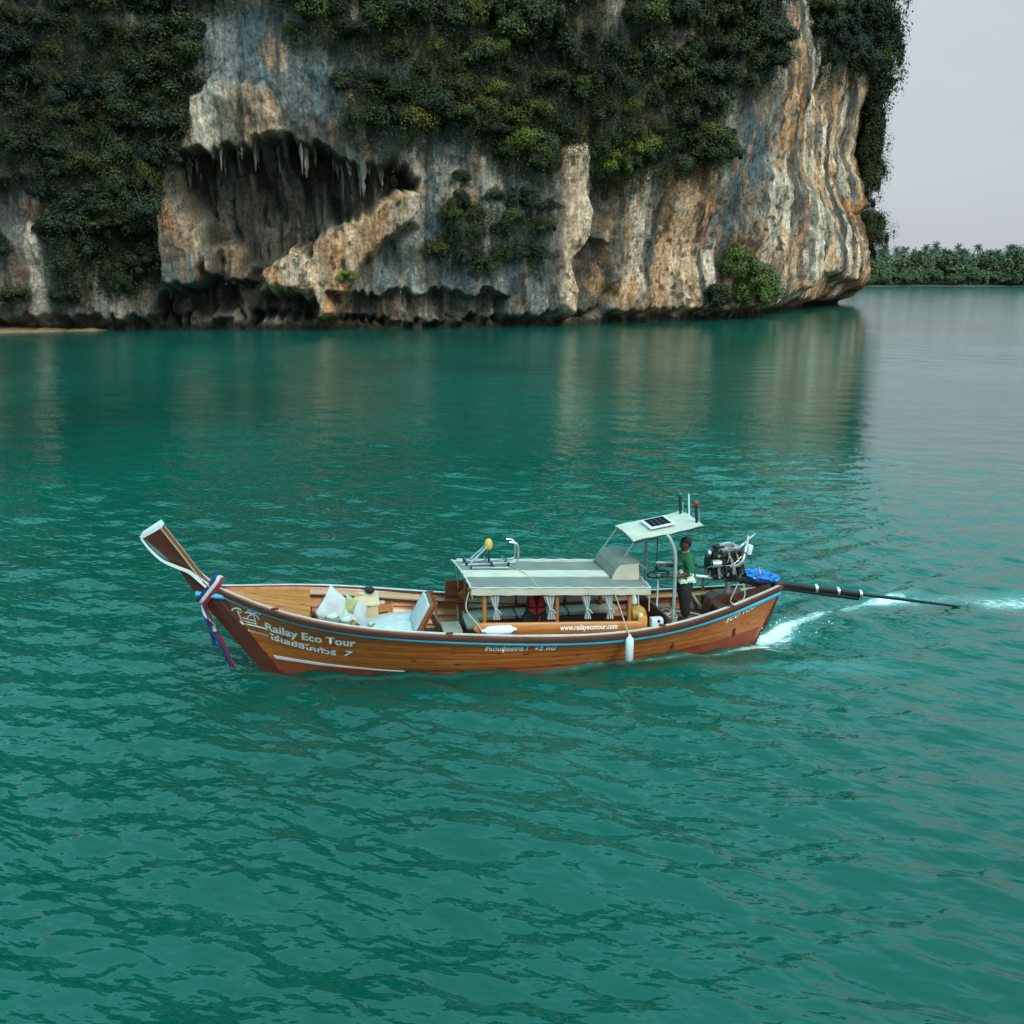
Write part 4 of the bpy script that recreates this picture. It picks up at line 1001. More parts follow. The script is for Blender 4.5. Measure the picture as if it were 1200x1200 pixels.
letter_hull('ไร่เลย์อีโคทัวร์', (316, 748), (394, 768), .125, fat=.03, curve_up=.02)
letter_hull('7', (403, 768), (414, 770), .15, fat=.03, shear=.3)
letter_hull('+2 คน', (626, 762), (651, 761.5), .10, fat=.025, shear=.2)
letter_hull('จำนวนผู้โดยสาร 1', (568, 762.5), (618.5, 762.2), .10, fat=.025, shear=.2)
letter_hull('ECO TOUR', (850, 730), (889, 709), .10, fat=.02, shear=.3)
letter_hull('RAILAY ECO TOUR', (291, 739.5), (315, 746), .045, fat=.01)
# emblem: boat with a high prow, rigged sail lines and a palm
def emblem(lines, name='emblem'):
    mb = MB()
    for pts, r in lines:
        P = [hull_px(*p) for p in pts]; P = curve(P, max(8, 4 * len(P)))
        P[:, 1] = -hull_y(P[:, 0], P[:, 2]) - .006
        mb.tube(P, r, 5)
    return mb.build(name, LETTER, BOAT)
emblem([([(283, 714.5), (277, 712.5), (272, 715), (273.5, 720), (278, 726), (285, 731.5)], .020), ([(278, 716), (281, 721), (285, 731)], .012), ([(284, 724), (292, 726), (300, 728)], .008), ([(284.5, 727), (292, 729.2), (301, 731)], .008), ([(285, 730.6), (295, 732.5), (311, 736.5)], .012), ([(300, 733), (299, 726), (296.5, 720)], .014), ([(278, 715), (281, 717.5), (284, 716.8)], .008)])
emblem([([(296.5, 720), (291, 717.5), (287.5, 718)], .016), ([(296.5, 720), (292, 721.5), (289.5, 725)], .014), ([(296.5, 720), (301, 717.8), (305, 720)], .016), ([(296.5, 720), (301, 721.8), (303.5, 726)], .014), ([(296.5, 720), (294, 715.8), (290, 714.8)], .013), ([(296.5, 720), (299.5, 716), (303, 716)], .013)])

# ------------------------------------------------------------------ cabin: posts, coaming, roof, curtains, benches
def roof_z(X, y): return 1.70 - .058 * (np.asarray(X) + 1) + .055 * (1 - (np.asarray(y) / 1.0) ** 2)
RX = np.linspace(-1.03, 2.50, 26)
roof = None
for ya, yb, mt, up in ((1.04, .92, CANVAS_W, .004), (.92, .10, CANVAS, 0), (.10, -.34, CANVAS_W, .006), (-.34, -.96, CANVAS, 0)):
    ys_ = np.linspace(ya, yb, 6)
    rows = [np.stack([RX + .05 * (-y / 1.0), np.full_like(RX, y), roof_z(RX, y) + up + .004 * np.sin(RX * 9 + y * 4)], -1) for y in ys_]
    o = MB().sheet(np.array(rows)[::-1], .014).build('roof_canvas' if roof is None else 'canvas_strip', mt, BOAT if roof is None else roof, True)
    if roof is None: roof = o
# laced edges and hanging valance with a wavy hem
for y, s in ((-.965, -1), (1.045, 1)):
    hem = .125 + .006 * np.sin(RX * 14)
    rows = [np.stack([RX + .05, y + s * .012 * np.sin(RX * 22 + q * 2) * q, roof_z(RX, y) - .005 - hem * q], -1) for q in (0, .5, 1)]
    MB().sheet(np.array(rows), .01).build('valance', CANVAS_W, roof, True)
    MB().tube(np.stack([RX + .05, np.full_like(RX, y) + .006 * np.sin(RX * 25), roof_z(RX, y) + .012 + .008 * np.sin(RX * 17)], -1), .017, 5).build('lacing', LINEN, roof, True)
yy = np.linspace(-.96, 1.04, 22)
for xe in (-1.03, 2.50):
    MB().tube(np.stack([np.full_like(yy, xe) - .05 * yy + .01 * np.sin(yy * 23), yy, roof_z(xe, yy) + .008], -1), .019, 5).build('lacing', LINEN, roof, True)
rows = [np.stack([np.full(8, -.98 + .02 * q), np.linspace(-.93, -.72, 8), roof_z(-1, np.linspace(-.93, -.72, 8)) - .01 - .21 * q], -1) for q in (0, 1)]
MB().sheet(np.array(rows), .01).build('valance', CANVAS_W, roof)
for X in (-.72, .70, 2.16):
    MB().tube([(X, -.86, float(sheer_z(X)) - .05), (X, -.86, float(roof_z(X, -.86)) - .02)], .042, 8).build('roof_post', W_POST, BOAT, True)
    MB().tube([(X - .10, .88, .35), (X - .10, .88, float(roof_z(X, .88)) - .02)], .042, 8).build('roof_post', W_IN, BOAT, True)
for y in (-.86, .88):
    MB().tube(np.stack([RX, np.full_like(RX, y), roof_z(RX, y) - .045], -1), .03, 6).build('roof_beam', W_POST, BOAT)
for X in (-.72, .2, 1.2, 2.16):
    MB().tube(np.stack([np.full(10, X), np.linspace(-.9, .95, 10), roof_z(X, np.linspace(-.9, .95, 10)) - .032], -1), .016, 6).build('roof_bow', STEEL, BOAT)
# rounded coaming board on the near and far rails
for side in (-1, 1):
    cx = np.linspace(-.96, 2.44, 30); cz = np.interp(cx, [-.96, 2.44], [.94, .755]); ee = np.minimum((cx + .96) / .12, (2.44 - cx) / .10); hh = .115 * np.sqrt(np.clip(ee, .02, 1))
    yb = np.minimum(sheer_b(cx) - .16, 1.06)
    rows = [np.stack([cx, side * (yb + o), cz + hh * s], -1) for s, o in ((-1, .02), (-.9, .032), (0, .036), (.9, .032), (1, .02), (1, -.02), (-1, -.02), (-1, .02))]
    MB().sheet(np.array(rows if side > 0 else rows[::-1])).build('coaming_board', W_DECK, BOAT, True)
    rows = [np.stack([cx, side * (yb + .05 * k), cz - .11 - .09 * s], -1) for s, k in ((0, 0), (1, 1.2))]
    MB().sheet(np.array(rows if side > 0 else rows[::-1]), .03).build('coaming_base', W_RED, BOAT)
me_, co = text_mesh('www.railayecotour.com', shear=.25, fat=.02)
A, B = boat_px(656, 738.5, 1, -1.10), boat_px(723.5, 736.5, 1, -1.10)
f = co[:, 0] / co[:, 0].max(); X = A[0] + (B[0] - A[0]) * f
me_.vertices.foreach_set('co', np.stack([X, -(np.minimum(sheer_b(X) - .16, 1.06) + .045), A[2] + (B[2] - A[2]) * f + co[:, 1] * .15], -1).astype(np.float32).ravel()); me_.update()
link('lettering', me_, LETTER, BOAT)
# tied-back curtains
def curtain(x, w, mirror=1, zt=None, zb=None):
    zt = float(roof_z(x, -.86)) - .09 if zt is None else zt; zb = zt - .56 if zb is None else zb
    v = np.linspace(0, 1, 18); u = np.linspace(0, 1, 20)
    wd = np.interp(v, [0, .25, .5, .62, .68, .85, 1], [1, .82, .45, .24, .26, .52, .66]) * w
    sh = np.interp(v, [0, .65, 1], [0, .05, .06]) * mirror
    P = [[(x + sh[i] + (q - .5) * wd[i], -.90 + .022 * math.sin(q * 19 + i * .05) * (1 if v[i] < .55 or v[i] > .72 else .6), zt + (zb - zt) * v[i]) for q in u] for i in range(len(v))]
    c_ = MB().sheet(np.array(P), .006).build('curtain', LINEN, BOAT, True)
    MB().tube(curve([(x + sh[11] - wd[11] * .6, -.925, zt + (zb - zt) * .64), (x + sh[11] + wd[11] * .5, -.935, zt + (zb - zt) * .635), (x + sh[11] + .09, -.94, zt + (zb - zt) * .78)], 8), .011, 5).build('tie', LINEN, c_)
for x, w, mr in ((-.55, .21, 1), (.52, .24, 1), (1.25, .20, 1), (1.70, .21, 1)): curtain(x, w, mr)
# benches along both sides: dark seat boxes with beige cushions, far backrest
def cushion(name, c, d, mt=CUSHION, parent=BOAT, rot=(0, 0, 0), bev=.035):
    return MB().box(c, d, rot, bev=bev).build(name, mt, parent, True)
MB().box((.70, .76, .40), (3.0, .44, .20)).build('bench_box', W_DARK, BOAT)
for k in range(3): cushion('seat_cushion', (-.35 + 1.1 * k, .80, .545), (1.07, .48, .09))
for k in range(3): cushion('back_cushion', (-.25 + 1.05 * k, 1.06, .74), (1.0, .10, .21), rot=(-.15, 0, 0))
for k, z in enumerate((.98, 1.10)): MB().box((.8, 1.10, z - .02), (3.2, .025, .07)).build('backrest_slat', W_IN, BOAT)
MB().box((.65, -.74, .40), (2.9, .42, .20)).build('bench_box', W_DARK, BOAT)
for k in range(3): cushion('seat_cushion', (-.3 + 1.08 * k, -.78, .545), (1.05, .44, .09))
cushion('seat_cushion', (-1.22, .20, .52), (.40, .62, .10), bev=.045)
MB().box((-1.22, .25, .40), (.42, .8, .16)).build('bench_box', W_DARK, BOAT)
cushion('seat_cushion', (-.76, .50, .53), (.30, .72, .09), bev=.04)
MB().box((-.76, .50, .40), (.32, .8, .18)).build('bench_box', W_DARK, BOAT)
# a far door leaf standing above the rail beside the front post
MB().box((-.98, 1.20, 1.04), (.46, .05, .36), (0, .05, 0), bev=.01).build('rail_board', W_RED, BOAT)
# canvas hood on the aft end of the roof
hz = float(roof_z(2.2, 0)); prof_ = [(1.90, hz + .005), (1.90, hz + .06), (1.98, hz + .22), (2.06, hz + .30), (2.45, hz + .32), (2.63, hz + .18), (2.60, hz + .165), (2.44, hz + .29), (2.06, hz + .275), (2.0, hz + .21), (1.925, hz + .06), (1.925, hz + .005)]
MB().prism(prof_, -.50, .80).build('hood', CANVAS, BOAT)
for y in (-.502, .802):
    MB().prism([(1.905, hz - .02), (1.905, hz + .06), (1.985, hz + .215), (2.06, hz + .29), (2.44, hz + .305), (2.46, hz - .02)], y - .006, y + .006).build('hood_end', CANVAS_W, BOAT)
MB().box((2.36, .15, hz + .13), (.02, 1.26, .26)).build('hood_shade_sheet', BLACK, BOAT)  # black sheet standing in for the shade inside the hood's open back

# aft canopy over the helm with solar panel, lamps and aerial
def can_z(X, y): return 2.40 + .165 * (X - 2.3) - .03 * (np.asarray(y) / .6) ** 2
cxs = np.linspace(2.28, 3.72, 16); cys = np.linspace(-.62, .62, 9)
canopy = MB().sheet(np.array([[(x + .012 * math.sin(y * 20), y + .015 * math.sin(x * 16), float(can_z(x, y)) + .02 * math.sin((x - 2.3) * 6) * abs(y)) for x in cxs] for y in cys])[::-1], .012).build('helm_canopy', CANVAS_W, BOAT, True)
for y in (-.63, .63):
    MB().tube([(x, y, float(can_z(x, y)) - .012 + .01 * math.sin(x * 18)) for x in np.linspace(2.28, 3.74, 20)], .014, 6).build('canopy_rail', BLACK if y < 0 else STEEL, canopy)
for x in (2.30, 3.0, 3.70):
    MB().tube([(x, y, float(can_z(x, y)) - .03) for y in np.linspace(-.62, .62, 9)], .014, 6).build('canopy_bow', STEEL, canopy)
sp = empty('solar_panel', (2.98, .0, float(can_z(2.98, 0)) + .055), (0, -.163, 0), parent=BOAT)
MB().box((0, 0, 0), (.52, .66, .035), bev=.006).build('frame', WHITE_P, sp)
for i in range(4):
    for j in range(3):
        MB().box((-.156 + i * .104, -.19 + j * .19, .0195), (.098, .183, .004)).build('cell', pm('solar_cell', (.012, .014, .022), (.008, .009, .014), 20, .16), sp)
for y, colr, nm, h in ((.42, (.02, .09, .035), 'green_lamp', .36), (-.40, (.30, .02, .03), 'red_lamp', .36)):
    x = 3.62 if y > 0 else 3.66; z = float(can_z(x, y))
    MB().tube([(x, y, z - .02), (x - .03, y, z + h)], .026, 8).build('lamp_post', BLACK, canopy, True)
    MB().tube([(x + .055, y, z - .02), (x + .04, y, z + h - .1)], .014, 6).build('lamp_stay', STEEL, canopy)
    MB().lathe([(.02, 0), (.05, .01), (.055, .05), (.045, .09), (.01, .11)], (x - .03, y, z + h)).build('lamp', pm(nm, colr, None, 5, .3), canopy, True)
MB().tube([(3.66, .02, 2.58), (3.63, .02, 3.12)], .017, 6).build('aerial', WHITE_P, canopy)
MB().tube(curve([(2.96, -.62, float(can_z(2.96, -.62)) - .01), (3.02, -.68, 2.38), (3.10, -.76, 2.10), (3.10, -.80, 1.6), (3.07, -.84, .5)], 16), .036, 8).build('canopy_post', ALU, BOAT, True)
MB().tube([(2.96, .62, float(can_z(2.96, .62)) - .01), (3.0, .74, 2.0), (3.03, .80, .5)], .036, 8).build('canopy_post', ALU, BOAT, True)
MB().tube([(2.33, -.58, float(can_z(2.33, -.58)) - .01), (1.93, -.40, float(roof_z(1.93, -.4)) + .01)], .016, 6).build('canopy_strut', STEEL, BOAT)
MB().tube([(2.33, .58, float(can_z(2.33, .58)) - .01), (1.90, .85, float(roof_z(1.9, .85)) + .01)], .016, 6).build('canopy_strut', STEEL, BOAT)
# helm: column, black wheel lying almost flat, throttle arm
MB().tube([(2.98, -.12, .46), (2.99, -.12, 1.46)], .018, 6).build('helm_column', WHITE_P, BOAT)
wh = MB().tube([(3.0 + .215 * math.cos(a), -.10 + .215 * math.sin(a), 1.50 + .03 * math.cos(a)) for a in np.linspace(0, 2 * math.pi, 29)], .021, 6, cap=False).build('steering_wheel', BLACK, BOAT, True)
for a in (0, 2.1, 4.2): MB().tube([(3.0, -.10, 1.48), (3.0 + .21 * math.cos(a), -.10 + .21 * math.sin(a), 1.50)], .012, 5).build('spoke', BLACK, wh)
MB().lathe([(.02, -.03), (.045, -.01), (.045, .02), (.01, .035)], (2.98, -.16, 1.49)).build('hub', STEEL, wh, True)
MB().tube([(3.10, .30, 1.48), (3.10, .30, 2.46)], .011, 5).build('throttle_rod', BLACK, BOAT)
MB().tube([(3.08, .30, 1.63), (3.50, .30, 1.60)], .022, 8).build('throttle_handle', WHITE_P, BOAT, True)
MB().lathe([(.02, -.05), (.035, -.03), (.035, .03), (.02, .04)], (3.10, .30, 1.50)).build('throttle_weight', BLACK, BOAT)
# engine mount: heavy dark beam and knee
MB().prism([(4.10, .46), (4.16, .90), (4.34, 1.0), (4.72, .98), (5.45, 1.14), (5.50, 1.06), (4.95, .84), (4.74, .60), (4.70, .46)], -.10, .24).build('engine_mount', W_DARK, BOAT)
MB().box((4.30, .02, .72), (.22, 1.0, .18), bev=.02).build('engine_beam', W_DARK, BOAT)
MB().tube([(4.60, .10, .95), (4.62, .10, 1.30)], .07, 10).build('pivot_post', STEEL, BOAT, True)
MB().tube([(4.22, .52, .9), (4.22, .52, 1.2)], .035, 8).build('mooring_post', pm('brass', (.42, .33, .2), None, 8, .4, metal=.5), BOAT, True)
MB().box((5.05, -.02, 1.045), (.42, .05, .04), (0, -.1, -.15), bev=.008).build('cleat', CUSHION, BOAT)
# cleats along the near rail
for X in (-4.6, -1.45, 2.75, 4.35):
    b_ = float(sheer_b(X)); MB().box((X, -b_ + .02, float(sheer_z(X)) + .03), (.14, .03, .03), bev=.008).build('cleat', W_DARK, BOAT)

# ------------------------------------------------------------------ long-tail engine, a swinging unit on the pivot
ENG = empty('longtail_engine', BOAT_O, (0, 0, BOAT_YAW))
tag(ENG, 'black and chrome car engine with long black propeller shaft on the stern pivot', 'engine')
IRON = pm('greasy_black_iron', (.030, .028, .027), (.010, .010, .010), 14, .45, .5, metal=.3)
CHROME = pm('worn_bright_metal', (.60, .60, .62), (.22, .22, .23), 16, .32, .3, metal=.8)
blk = MB().box((4.46, 0, 1.58), (.66, .36, .40), bev=.03).box((4.46, 0, 1.36), (.56, .26, .10), bev=.02).build('engine_block', IRON, ENG, True)
for k in range(4):
    MB().tube([(4.24 + .15 * k, -.18, 1.66), (4.24 + .15 * k, -.27, 1.60), (4.25 + .15 * k, -.27, 1.47)], .032, 7).build('manifold', IRON if k % 2 else CHROME, blk, True)
MB().box((4.46, 0, 1.84), (.62, .30, .13), bev=.03).build('cylinder_head', IRON, ENG, True)
MB().box((4.52, -.02, 1.945), (.50, .22, .085), (0, -.05, 0), bev=.025).build('valve_cover', CHROME, ENG, True)
MB().lathe([(.02, -.03), (.10, -.03), (.115, 0), (.10, .04), (.02, .04)], (4.30, -.02, 1.99), squash=(1.1, 1)).build('air_filter', IRON, ENG, True)
MB().tube(curve([(4.32, -.05, 2.03), (4.5, -.08, 2.07), (4.66, -.05, 2.0)], 8), .035, 7).build('intake_pipe', CHROME, ENG, True)
for z, r in ((1.66, .13), (1.44, .10), (1.85, .085)):
    MB().lathe([(.03, -.04), (r, -.035), (r * .82, 0), (r, .035), (.03, .04)], (4.10, 0, z), 'X').build('pulley', IRON if r > .1 else CHROME, ENG, True)
MB().tube([(4.08, -.13, 1.66), (4.08, -.1, 1.44), (4.08, .1, 1.44), (4.08, .13, 1.66), (4.08, .08, 1.85), (4.08, -.08, 1.85), (4.08, -.13, 1.66)], .015, 5, cap=False).build('fan_belt', BLACK, ENG)
MB().lathe([(.02, -.10), (.085, -.09), (.085, .09), (.02, .10)], (4.18, -.25, 1.70), 'X').build('alternator', CHROME, ENG, True)
MB().tube(curve([(4.5, -.22, 1.60), (4.70, -.30, 1.70), (4.80, -.22, 1.90), (4.86, -.15, 2.0)], 10), .04, 8).build('exhaust_pipe', CHROME, ENG, True)
MB().tube([(4.68, -.05, 1.90), (5.10, -.02, 2.23)], .035, 8, .022).build('exhaust_stack', CHROME, ENG, True)
MB().tube([(4.90, -.06, 1.93), (4.93, -.06, 2.20)], .022, 6).build('vent_pipe', WHITE_P, ENG)
MB().box((4.95, -.10, 1.92), (.10, .10, .20), (0, .2, 0), bev=.015).build('fuel_filter', WHITE_P, ENG, True)
for k, (pa, pb) in enumerate((((4.45, -.2, 1.90), (4.62, -.24, 1.45)), ((4.32, -.2, 1.82), (4.40, -.25, 1.40)), ((4.62, -.2, 1.92), (4.74, -.2, 1.36)))):
    m_ = [(pa[i] + pb[i]) / 2 for i in range(3)]; m_[1] -= .08
    MB().tube(curve([pa, m_, pb], 8), .014, 5).build('hose', pm('pale_hose', (.45, .38, .28), None, 9, .6) if k != 1 else BLACK, ENG, True)
for p in ((4.35, -.2, 1.52), (4.6, -.2, 1.5), (4.52, -.2, 1.72), (4.28, -.2, 1.42), (4.68, -.19, 1.62)): MB().ball(p, (.028, .02, .028), 8).build('bolt', CHROME, ENG, True)
g = np.random.RandomState(31)
for k in range(26):                                        # brackets, covers, pumps and wiring clutter
    c_ = (4.14 + .66 * g.rand(), -.19 - .05 * g.rand(), 1.40 + .58 * g.rand()); d_ = (.04 + .07 * g.rand(), .05, .03 + .07 * g.rand())
    MB().box(c_, d_, (0, g.randn() * .3, 0), bev=.008).build('fitting', IRON if g.rand() < .72 else CHROME, ENG, True)
for k in range(9):
    a = np.array([4.16 + .6 * g.rand(), -.22, 1.5 + .5 * g.rand()]); b_ = a + np.array([.25 * g.randn(), 0, -.1 - .2 * g.rand()])
    MB().tube(curve([a, (a + b_) / 2 + np.array([0, -.07, .05 * g.randn()]), b_], 8), .009, 5).build('cable', BLACK if k % 3 else CHROME, ENG, True)
MB().tube([(4.5, -.05, 1.30), (3.80, -.12, 1.43)], .03, 8).build('tiller', WHITE_P, ENG, True)
MB().tube([(4.15, 0, 1.55), (3.62, .05, 1.62)], .025, 8).build('tiller', BLACK, ENG, True)
MB().tube([(3.70, .05, 1.60), (3.69, .05, 1.86)], .012, 6).build('throttle_lever', STEEL, ENG)
MB().box((4.72, 0, 1.28), (.50, .16, .10), (0, .05, 0), bev=.015).build('engine_cradle', IRON, ENG, True)
tip = boat_px(1130, 711.5, 2, -.05); s0_ = np.array([4.85, 0, 1.26]); 
def shp(f): return s0_ + (tip - s0_) * f
MB().tube([shp(0), shp(.14), shp(.30), shp(.505)], .10, 10, .075).build('shaft_housing', BLACK_P, ENG, True)
MB().tube([shp(.05) - np.array([0, 0, .09]), shp(.50) - np.array([0, 0, .105])], .045, 8, .05).build('truss_rail', BLACK_P, ENG, True)
MB().tube([shp(.50), shp(1.0)], .045, 8, .03).build('propeller_shaft', BLACK_P, ENG, True)
for f_ in (.16, .31, .405, .505):
    c_ = shp(f_); MB().lathe([(.06, -.03), (.10, -.03), (.10, .03), (.06, .03)], tuple(c_), 'X', 12).build('collar', IRON if f_ < .2 else STEEL, ENG, True)
prop = MB().lathe([(.02, -.08), (.04, 0), (.015, .10)], tuple(tip), 'X', 10).build('propeller', STEEL, ENG, True)
for a in (0, 2.09, 4.19):
    P = [[(tip[0] + s * .05 + .03 * (u - .5), tip[1] + (.02 + .12 * s) * math.cos(a + (u - .5) * .9), tip[2] + (.02 + .12 * s) * math.sin(a + (u - .5) * .9)) for u in np.linspace(0, 1, 5)] for s in np.linspace(0, 1, 4)]
    MB().sheet(np.array(P), .006).build('blade', STEEL, prop, True)
# crumpled blue tarpaulin lashed on the shaft
g = np.random.RandomState(4); TA = empty('blue_tarpaulin', BOAT_O, (0, 0, BOAT_YAW)); tag(TA, 'crumpled bright blue tarpaulin bundled on the propeller shaft behind the engine', 'tarpaulin')
u = np.linspace(0, 1, 30); v = np.linspace(0, 2 * math.pi, 26)
P = [[tuple(np.array([4.92 + .80 * a, .0, 1.36 - .17 * a]) + (.15 * math.sin(math.pi * min(1, a * .85 + .13)) ** .5 + .055 * (float(vnoise(a * 7, b_ * 1.8, 3)) - .5) + .05 * (float(vnoise(a * 15, b_ * 4.2, 5)) - .5)) * np.array([0, math.cos(b_), math.sin(b_) * .9 + .15])) for b_ in v] for a in u]
MB().sheet(np.array(P), .006).build('cloth', pm('blue_tarp', (.012, .20, .62), (.008, .10, .40), 7, .38, .3), TA)
MB().tube(curve([(5.2, -.16, 1.40), (5.24, 0, 1.48), (5.28, .16, 1.38), (5.26, 0, 1.20), (5.2, -.16, 1.40)], 16), .01, 5).build('lashing', ROPE, TA)

# ------------------------------------------------------------------ things aboard
def thing(name, label, cat, group=None): return tag(empty(name, BOAT_O, (0, 0, BOAT_YAW)), label, cat, group)
def one(mb, name, mt, label, cat, smooth=True, group=None):
    o = mb.build(name, mt, None, smooth); o.location = BOAT_O; o.rotation_euler = (0, 0, BOAT_YAW); return tag(o, label, cat, group)
# tricolour sash on the prow
SA = thing('prow_sash', 'red white and blue cloth sash knotted round the prow, tail hanging to the water', 'sash')
SB, SW, SR = pm('royal_blue_cloth', (.008, .022, .15), None, 8, .8, .3), LINEN, pm('red_cloth', (.24, .008, .022), None, 8, .8, .3)
wrap = [(-5.62, -.20, 1.86), (-5.74, -.20, 1.82), (-5.90, -.135, 1.64), (-6.10, 0, 1.42)]
for k, mt in enumerate((SB, SW, SR)):
    off = np.array([-.055 + .052 * k, 0, .04 - .04 * k])
    p = curve([(-5.58, .14, 1.90), (-5.62, -.05, 1.93), (-5.66, -.135, 1.86), (-5.86, -.14, 1.62), (-5.98, -.10, 1.46), (-5.98, .08, 1.45)], 18) + off * np.array([1, 0, 1])
    wdt = np.array([.030, 0, -.023]); MB().sheet(np.array([p - wdt + np.array([0, -.008 * k, 0]), p + np.array([0, -.014 - .008 * k, 0]), p + wdt + np.array([0, -.008 * k, 0])]), .01).build('sash_band', mt, SA, True)
kn = np.array([-5.97, -.13, 1.44])
for k, (mt, en, wd_) in enumerate(((SB, (-5.50, -.14, .16), .042), (SW, (-5.76, -.16, .90), .035), (SR, (-5.58, -.12, .50), .03), (SB, (-5.78, -.14, .60), .03), (SR, (-5.44, -.13, .10), .025))):
    en = np.array(en); p = curve([kn + np.array([.02 * k, -.005 * k, -.01]), kn * .65 + en * .35 + np.array([-.03 + .02 * k, -.03, -.02]), kn * .3 + en * .7 + np.array([.02, 0, 0]), en], 14)
    wv = np.stack([wd_ * (.6 + .5 * np.linspace(0, 1, 14)), .03 * np.sin(np.linspace(0, 5, 14) + k), 0 * p[:, 0]], -1)
    MB().sheet(np.array([p - wv, p, p + wv]), .008).build('sash_tail', mt, SA, True)
# fenders
FD = thing('boat_fender', 'white sausage fender lying on its side against the coaming board', 'fender', None)
c0 = boat_px(585, 738.5, 1, -1.14)
MB().lathe([(.012, -.34), (.03, -.32), (.035, -.28), (.085, -.22), (.092, 0), (.085, .22), (.035, .28), (.03, .32), (.012, .34)], tuple(c0), 'X').build('body', FOAM_PL, FD, True)
MB().tube(curve([(c0[0] - .33, c0[1], c0[2]), (c0[0] - .40, c0[1] + .05, c0[2] + .12), (-1.08, -.95, 1.3), (-1.02, -.90, 1.62)], 14), .013, 5).build('rope', ROPE, FD, True)
FE = thing('boat_fender', 'white fender hanging upright on a rope over the blue rail', 'fender', None)
p0 = boat_px(738, 747, 1, -1.38)
MB().lathe([(.01, -.50), (.03, -.49), (.075, -.45), (.082, -.2), (.08, -.08), (.07, -.02), (.03, .02), (.025, .05)], tuple(p0)).build('body', FOAM_PL, FE, True)
MB().tube(curve([(p0[0], p0[1], p0[2] + .03), (p0[0] - .01, -1.26, p0[2] + .10), (p0[0] - .12, -1.05, 1.2), (p0[0] - .22, -.97, 1.5)], 14), .012, 5).build('rope', ROPE, FE, True)
# life jacket propped on the bench
LJ = thing('life_jacket', 'black and red life jacket propped upright between the curtains', 'life jacket')
LR, LB = pm('red_nylon', (.48, .018, .020), None, 8, .7, .3), pm('black_nylon', (.010, .010, .012), None, 8, .75, .3)
lx, ly, lz = .40, -.34, .62
torso_ = [(-.25, .0), (-.27, .10), (-.20, .22), (-.17, .42), (-.14, .66), (-.06, .68), (.0, .58), (.06, .68), (.14, .66), (.17, .42), (.20, .22), (.28, .10), (.26, .0), (.12, -.02), (.04, .05), (-.04, .05), (-.12, -.02)]
MB().prism([(lx + a, lz + .10 + b_) for a, b_ in torso_], ly - .05, ly + .10).build('body', LB, LJ)
for s in (-1, 1):
    MB().prism([(lx + s * a, lz + .10 + b_) for a, b_ in ((.145, .64), (.05, .55), (.015, .36), (.12, .36), (.15, .40))], ly - .075, ly - .045).build('panel', LR, LJ)
    MB().prism([(lx + s * a, lz + .10 + b_) for a, b_ in ((.15, .325), (.015, .325), (.012, .20), (.07, .22), (.16, .29))], ly - .075, ly - .045).build('panel', LR, LJ)
MB().box((lx, ly - .08, lz + .445), (.34, .012, .025)).build('strap', LB, LJ)
MB().prism([(lx + .02, lz + .12), (lx + .05, lz + .25), (lx + .09, lz + .26), (lx + .05, lz + .12)], ly - .085, ly - .055).build('strap', LR, LJ)
# lounging gear on the forward platform
mx_ = np.linspace(-3.75, -1.85, 16); mh = hull_y(mx_, np.full(16, .60)) - .11
rows = [np.stack([mx_, s * mh * k, np.full(16, z) + .008 * np.sin(mx_ * 11 + s * 3)], -1) for s, k, z in ((-1, .96, .565), (-1, 1, .60), (-1, .99, .67), (-1, .93, .695), (-.5, .93, .70), (0, .9, .70), (.5, .93, .70), (1, .93, .695), (1, .99, .67), (1, 1, .60), (1, .96, .565), (-1, .96, .565))]
one(MB().sheet(np.array(rows)), 'mattress', LINEN, 'flat white mattress covering the forward platform', 'mattress')
def pillow(c, w, h, t, rot, mt, name, label, cat='pillow'):
    u = np.linspace(-1, 1, 13); bm_ = MB()
    for s in (-1, 1):
        P = [[((1 - .10 * (1 - abs(b_)) ** 2 * 0) * a * w / 2 * (1 - .12 * (1 - b_ * b_)), s * t / 2 * max(0, (1 - a ** 4) * (1 - b_ ** 4)) ** .5, b_ * h / 2 * (1 - .12 * (1 - a * a))) for a in u] for b_ in u]
        bm_.sheet(np.array(P) if s > 0 else np.array(P)[::-1])
    bmesh.ops.remove_doubles(bm_.bm, verts=list(bm_.bm.verts), dist=.0005)
    M = Matrix.Translation(Vector(c)) @ Matrix.Rotation(rot[2], 4, 'Z') @ Matrix.Rotation(rot[0], 4, 'X') @ Matrix.Rotation(rot[1], 4, 'Y')
    bm_.bm.transform(M); return one(bm_, name, mt, label, cat)
pillow((-3.50, .05, 1.10), .74, .74, .22, (-.30, math.pi / 4, .50), LINEN, 'pillow', 'big white pillow standing on its corner behind the two baskets')
pillow((-3.10, .32, .96), .62, .52, .2, (-.45, .75, 1.0), LINEN, 'pillow', 'white pillow slumped flat beside the beige box')
pillow((-3.22, .12, 1.15), .27, .34, .12, (-.2, .5, .4), pm('olive_cushion', (.42, .42, .22), (.25, .25, .10), 5, .9, .3), 'pillow', 'small olive cushion tucked between the white pillows')
pillow((-3.28, -.08, .92), .34, .32, .13, (-.35, .78, .3), pm('grey_woven', (.55, .53, .46), (.38, .36, .30), 30, .9, .4), 'pillow', 'small grey cushion below the olive one, behind a basket')
MB_basket = pm('woven_basket', (.40, .37, .28), (.24, .22, .15), 40, .9, .6, (1, 1, 4))
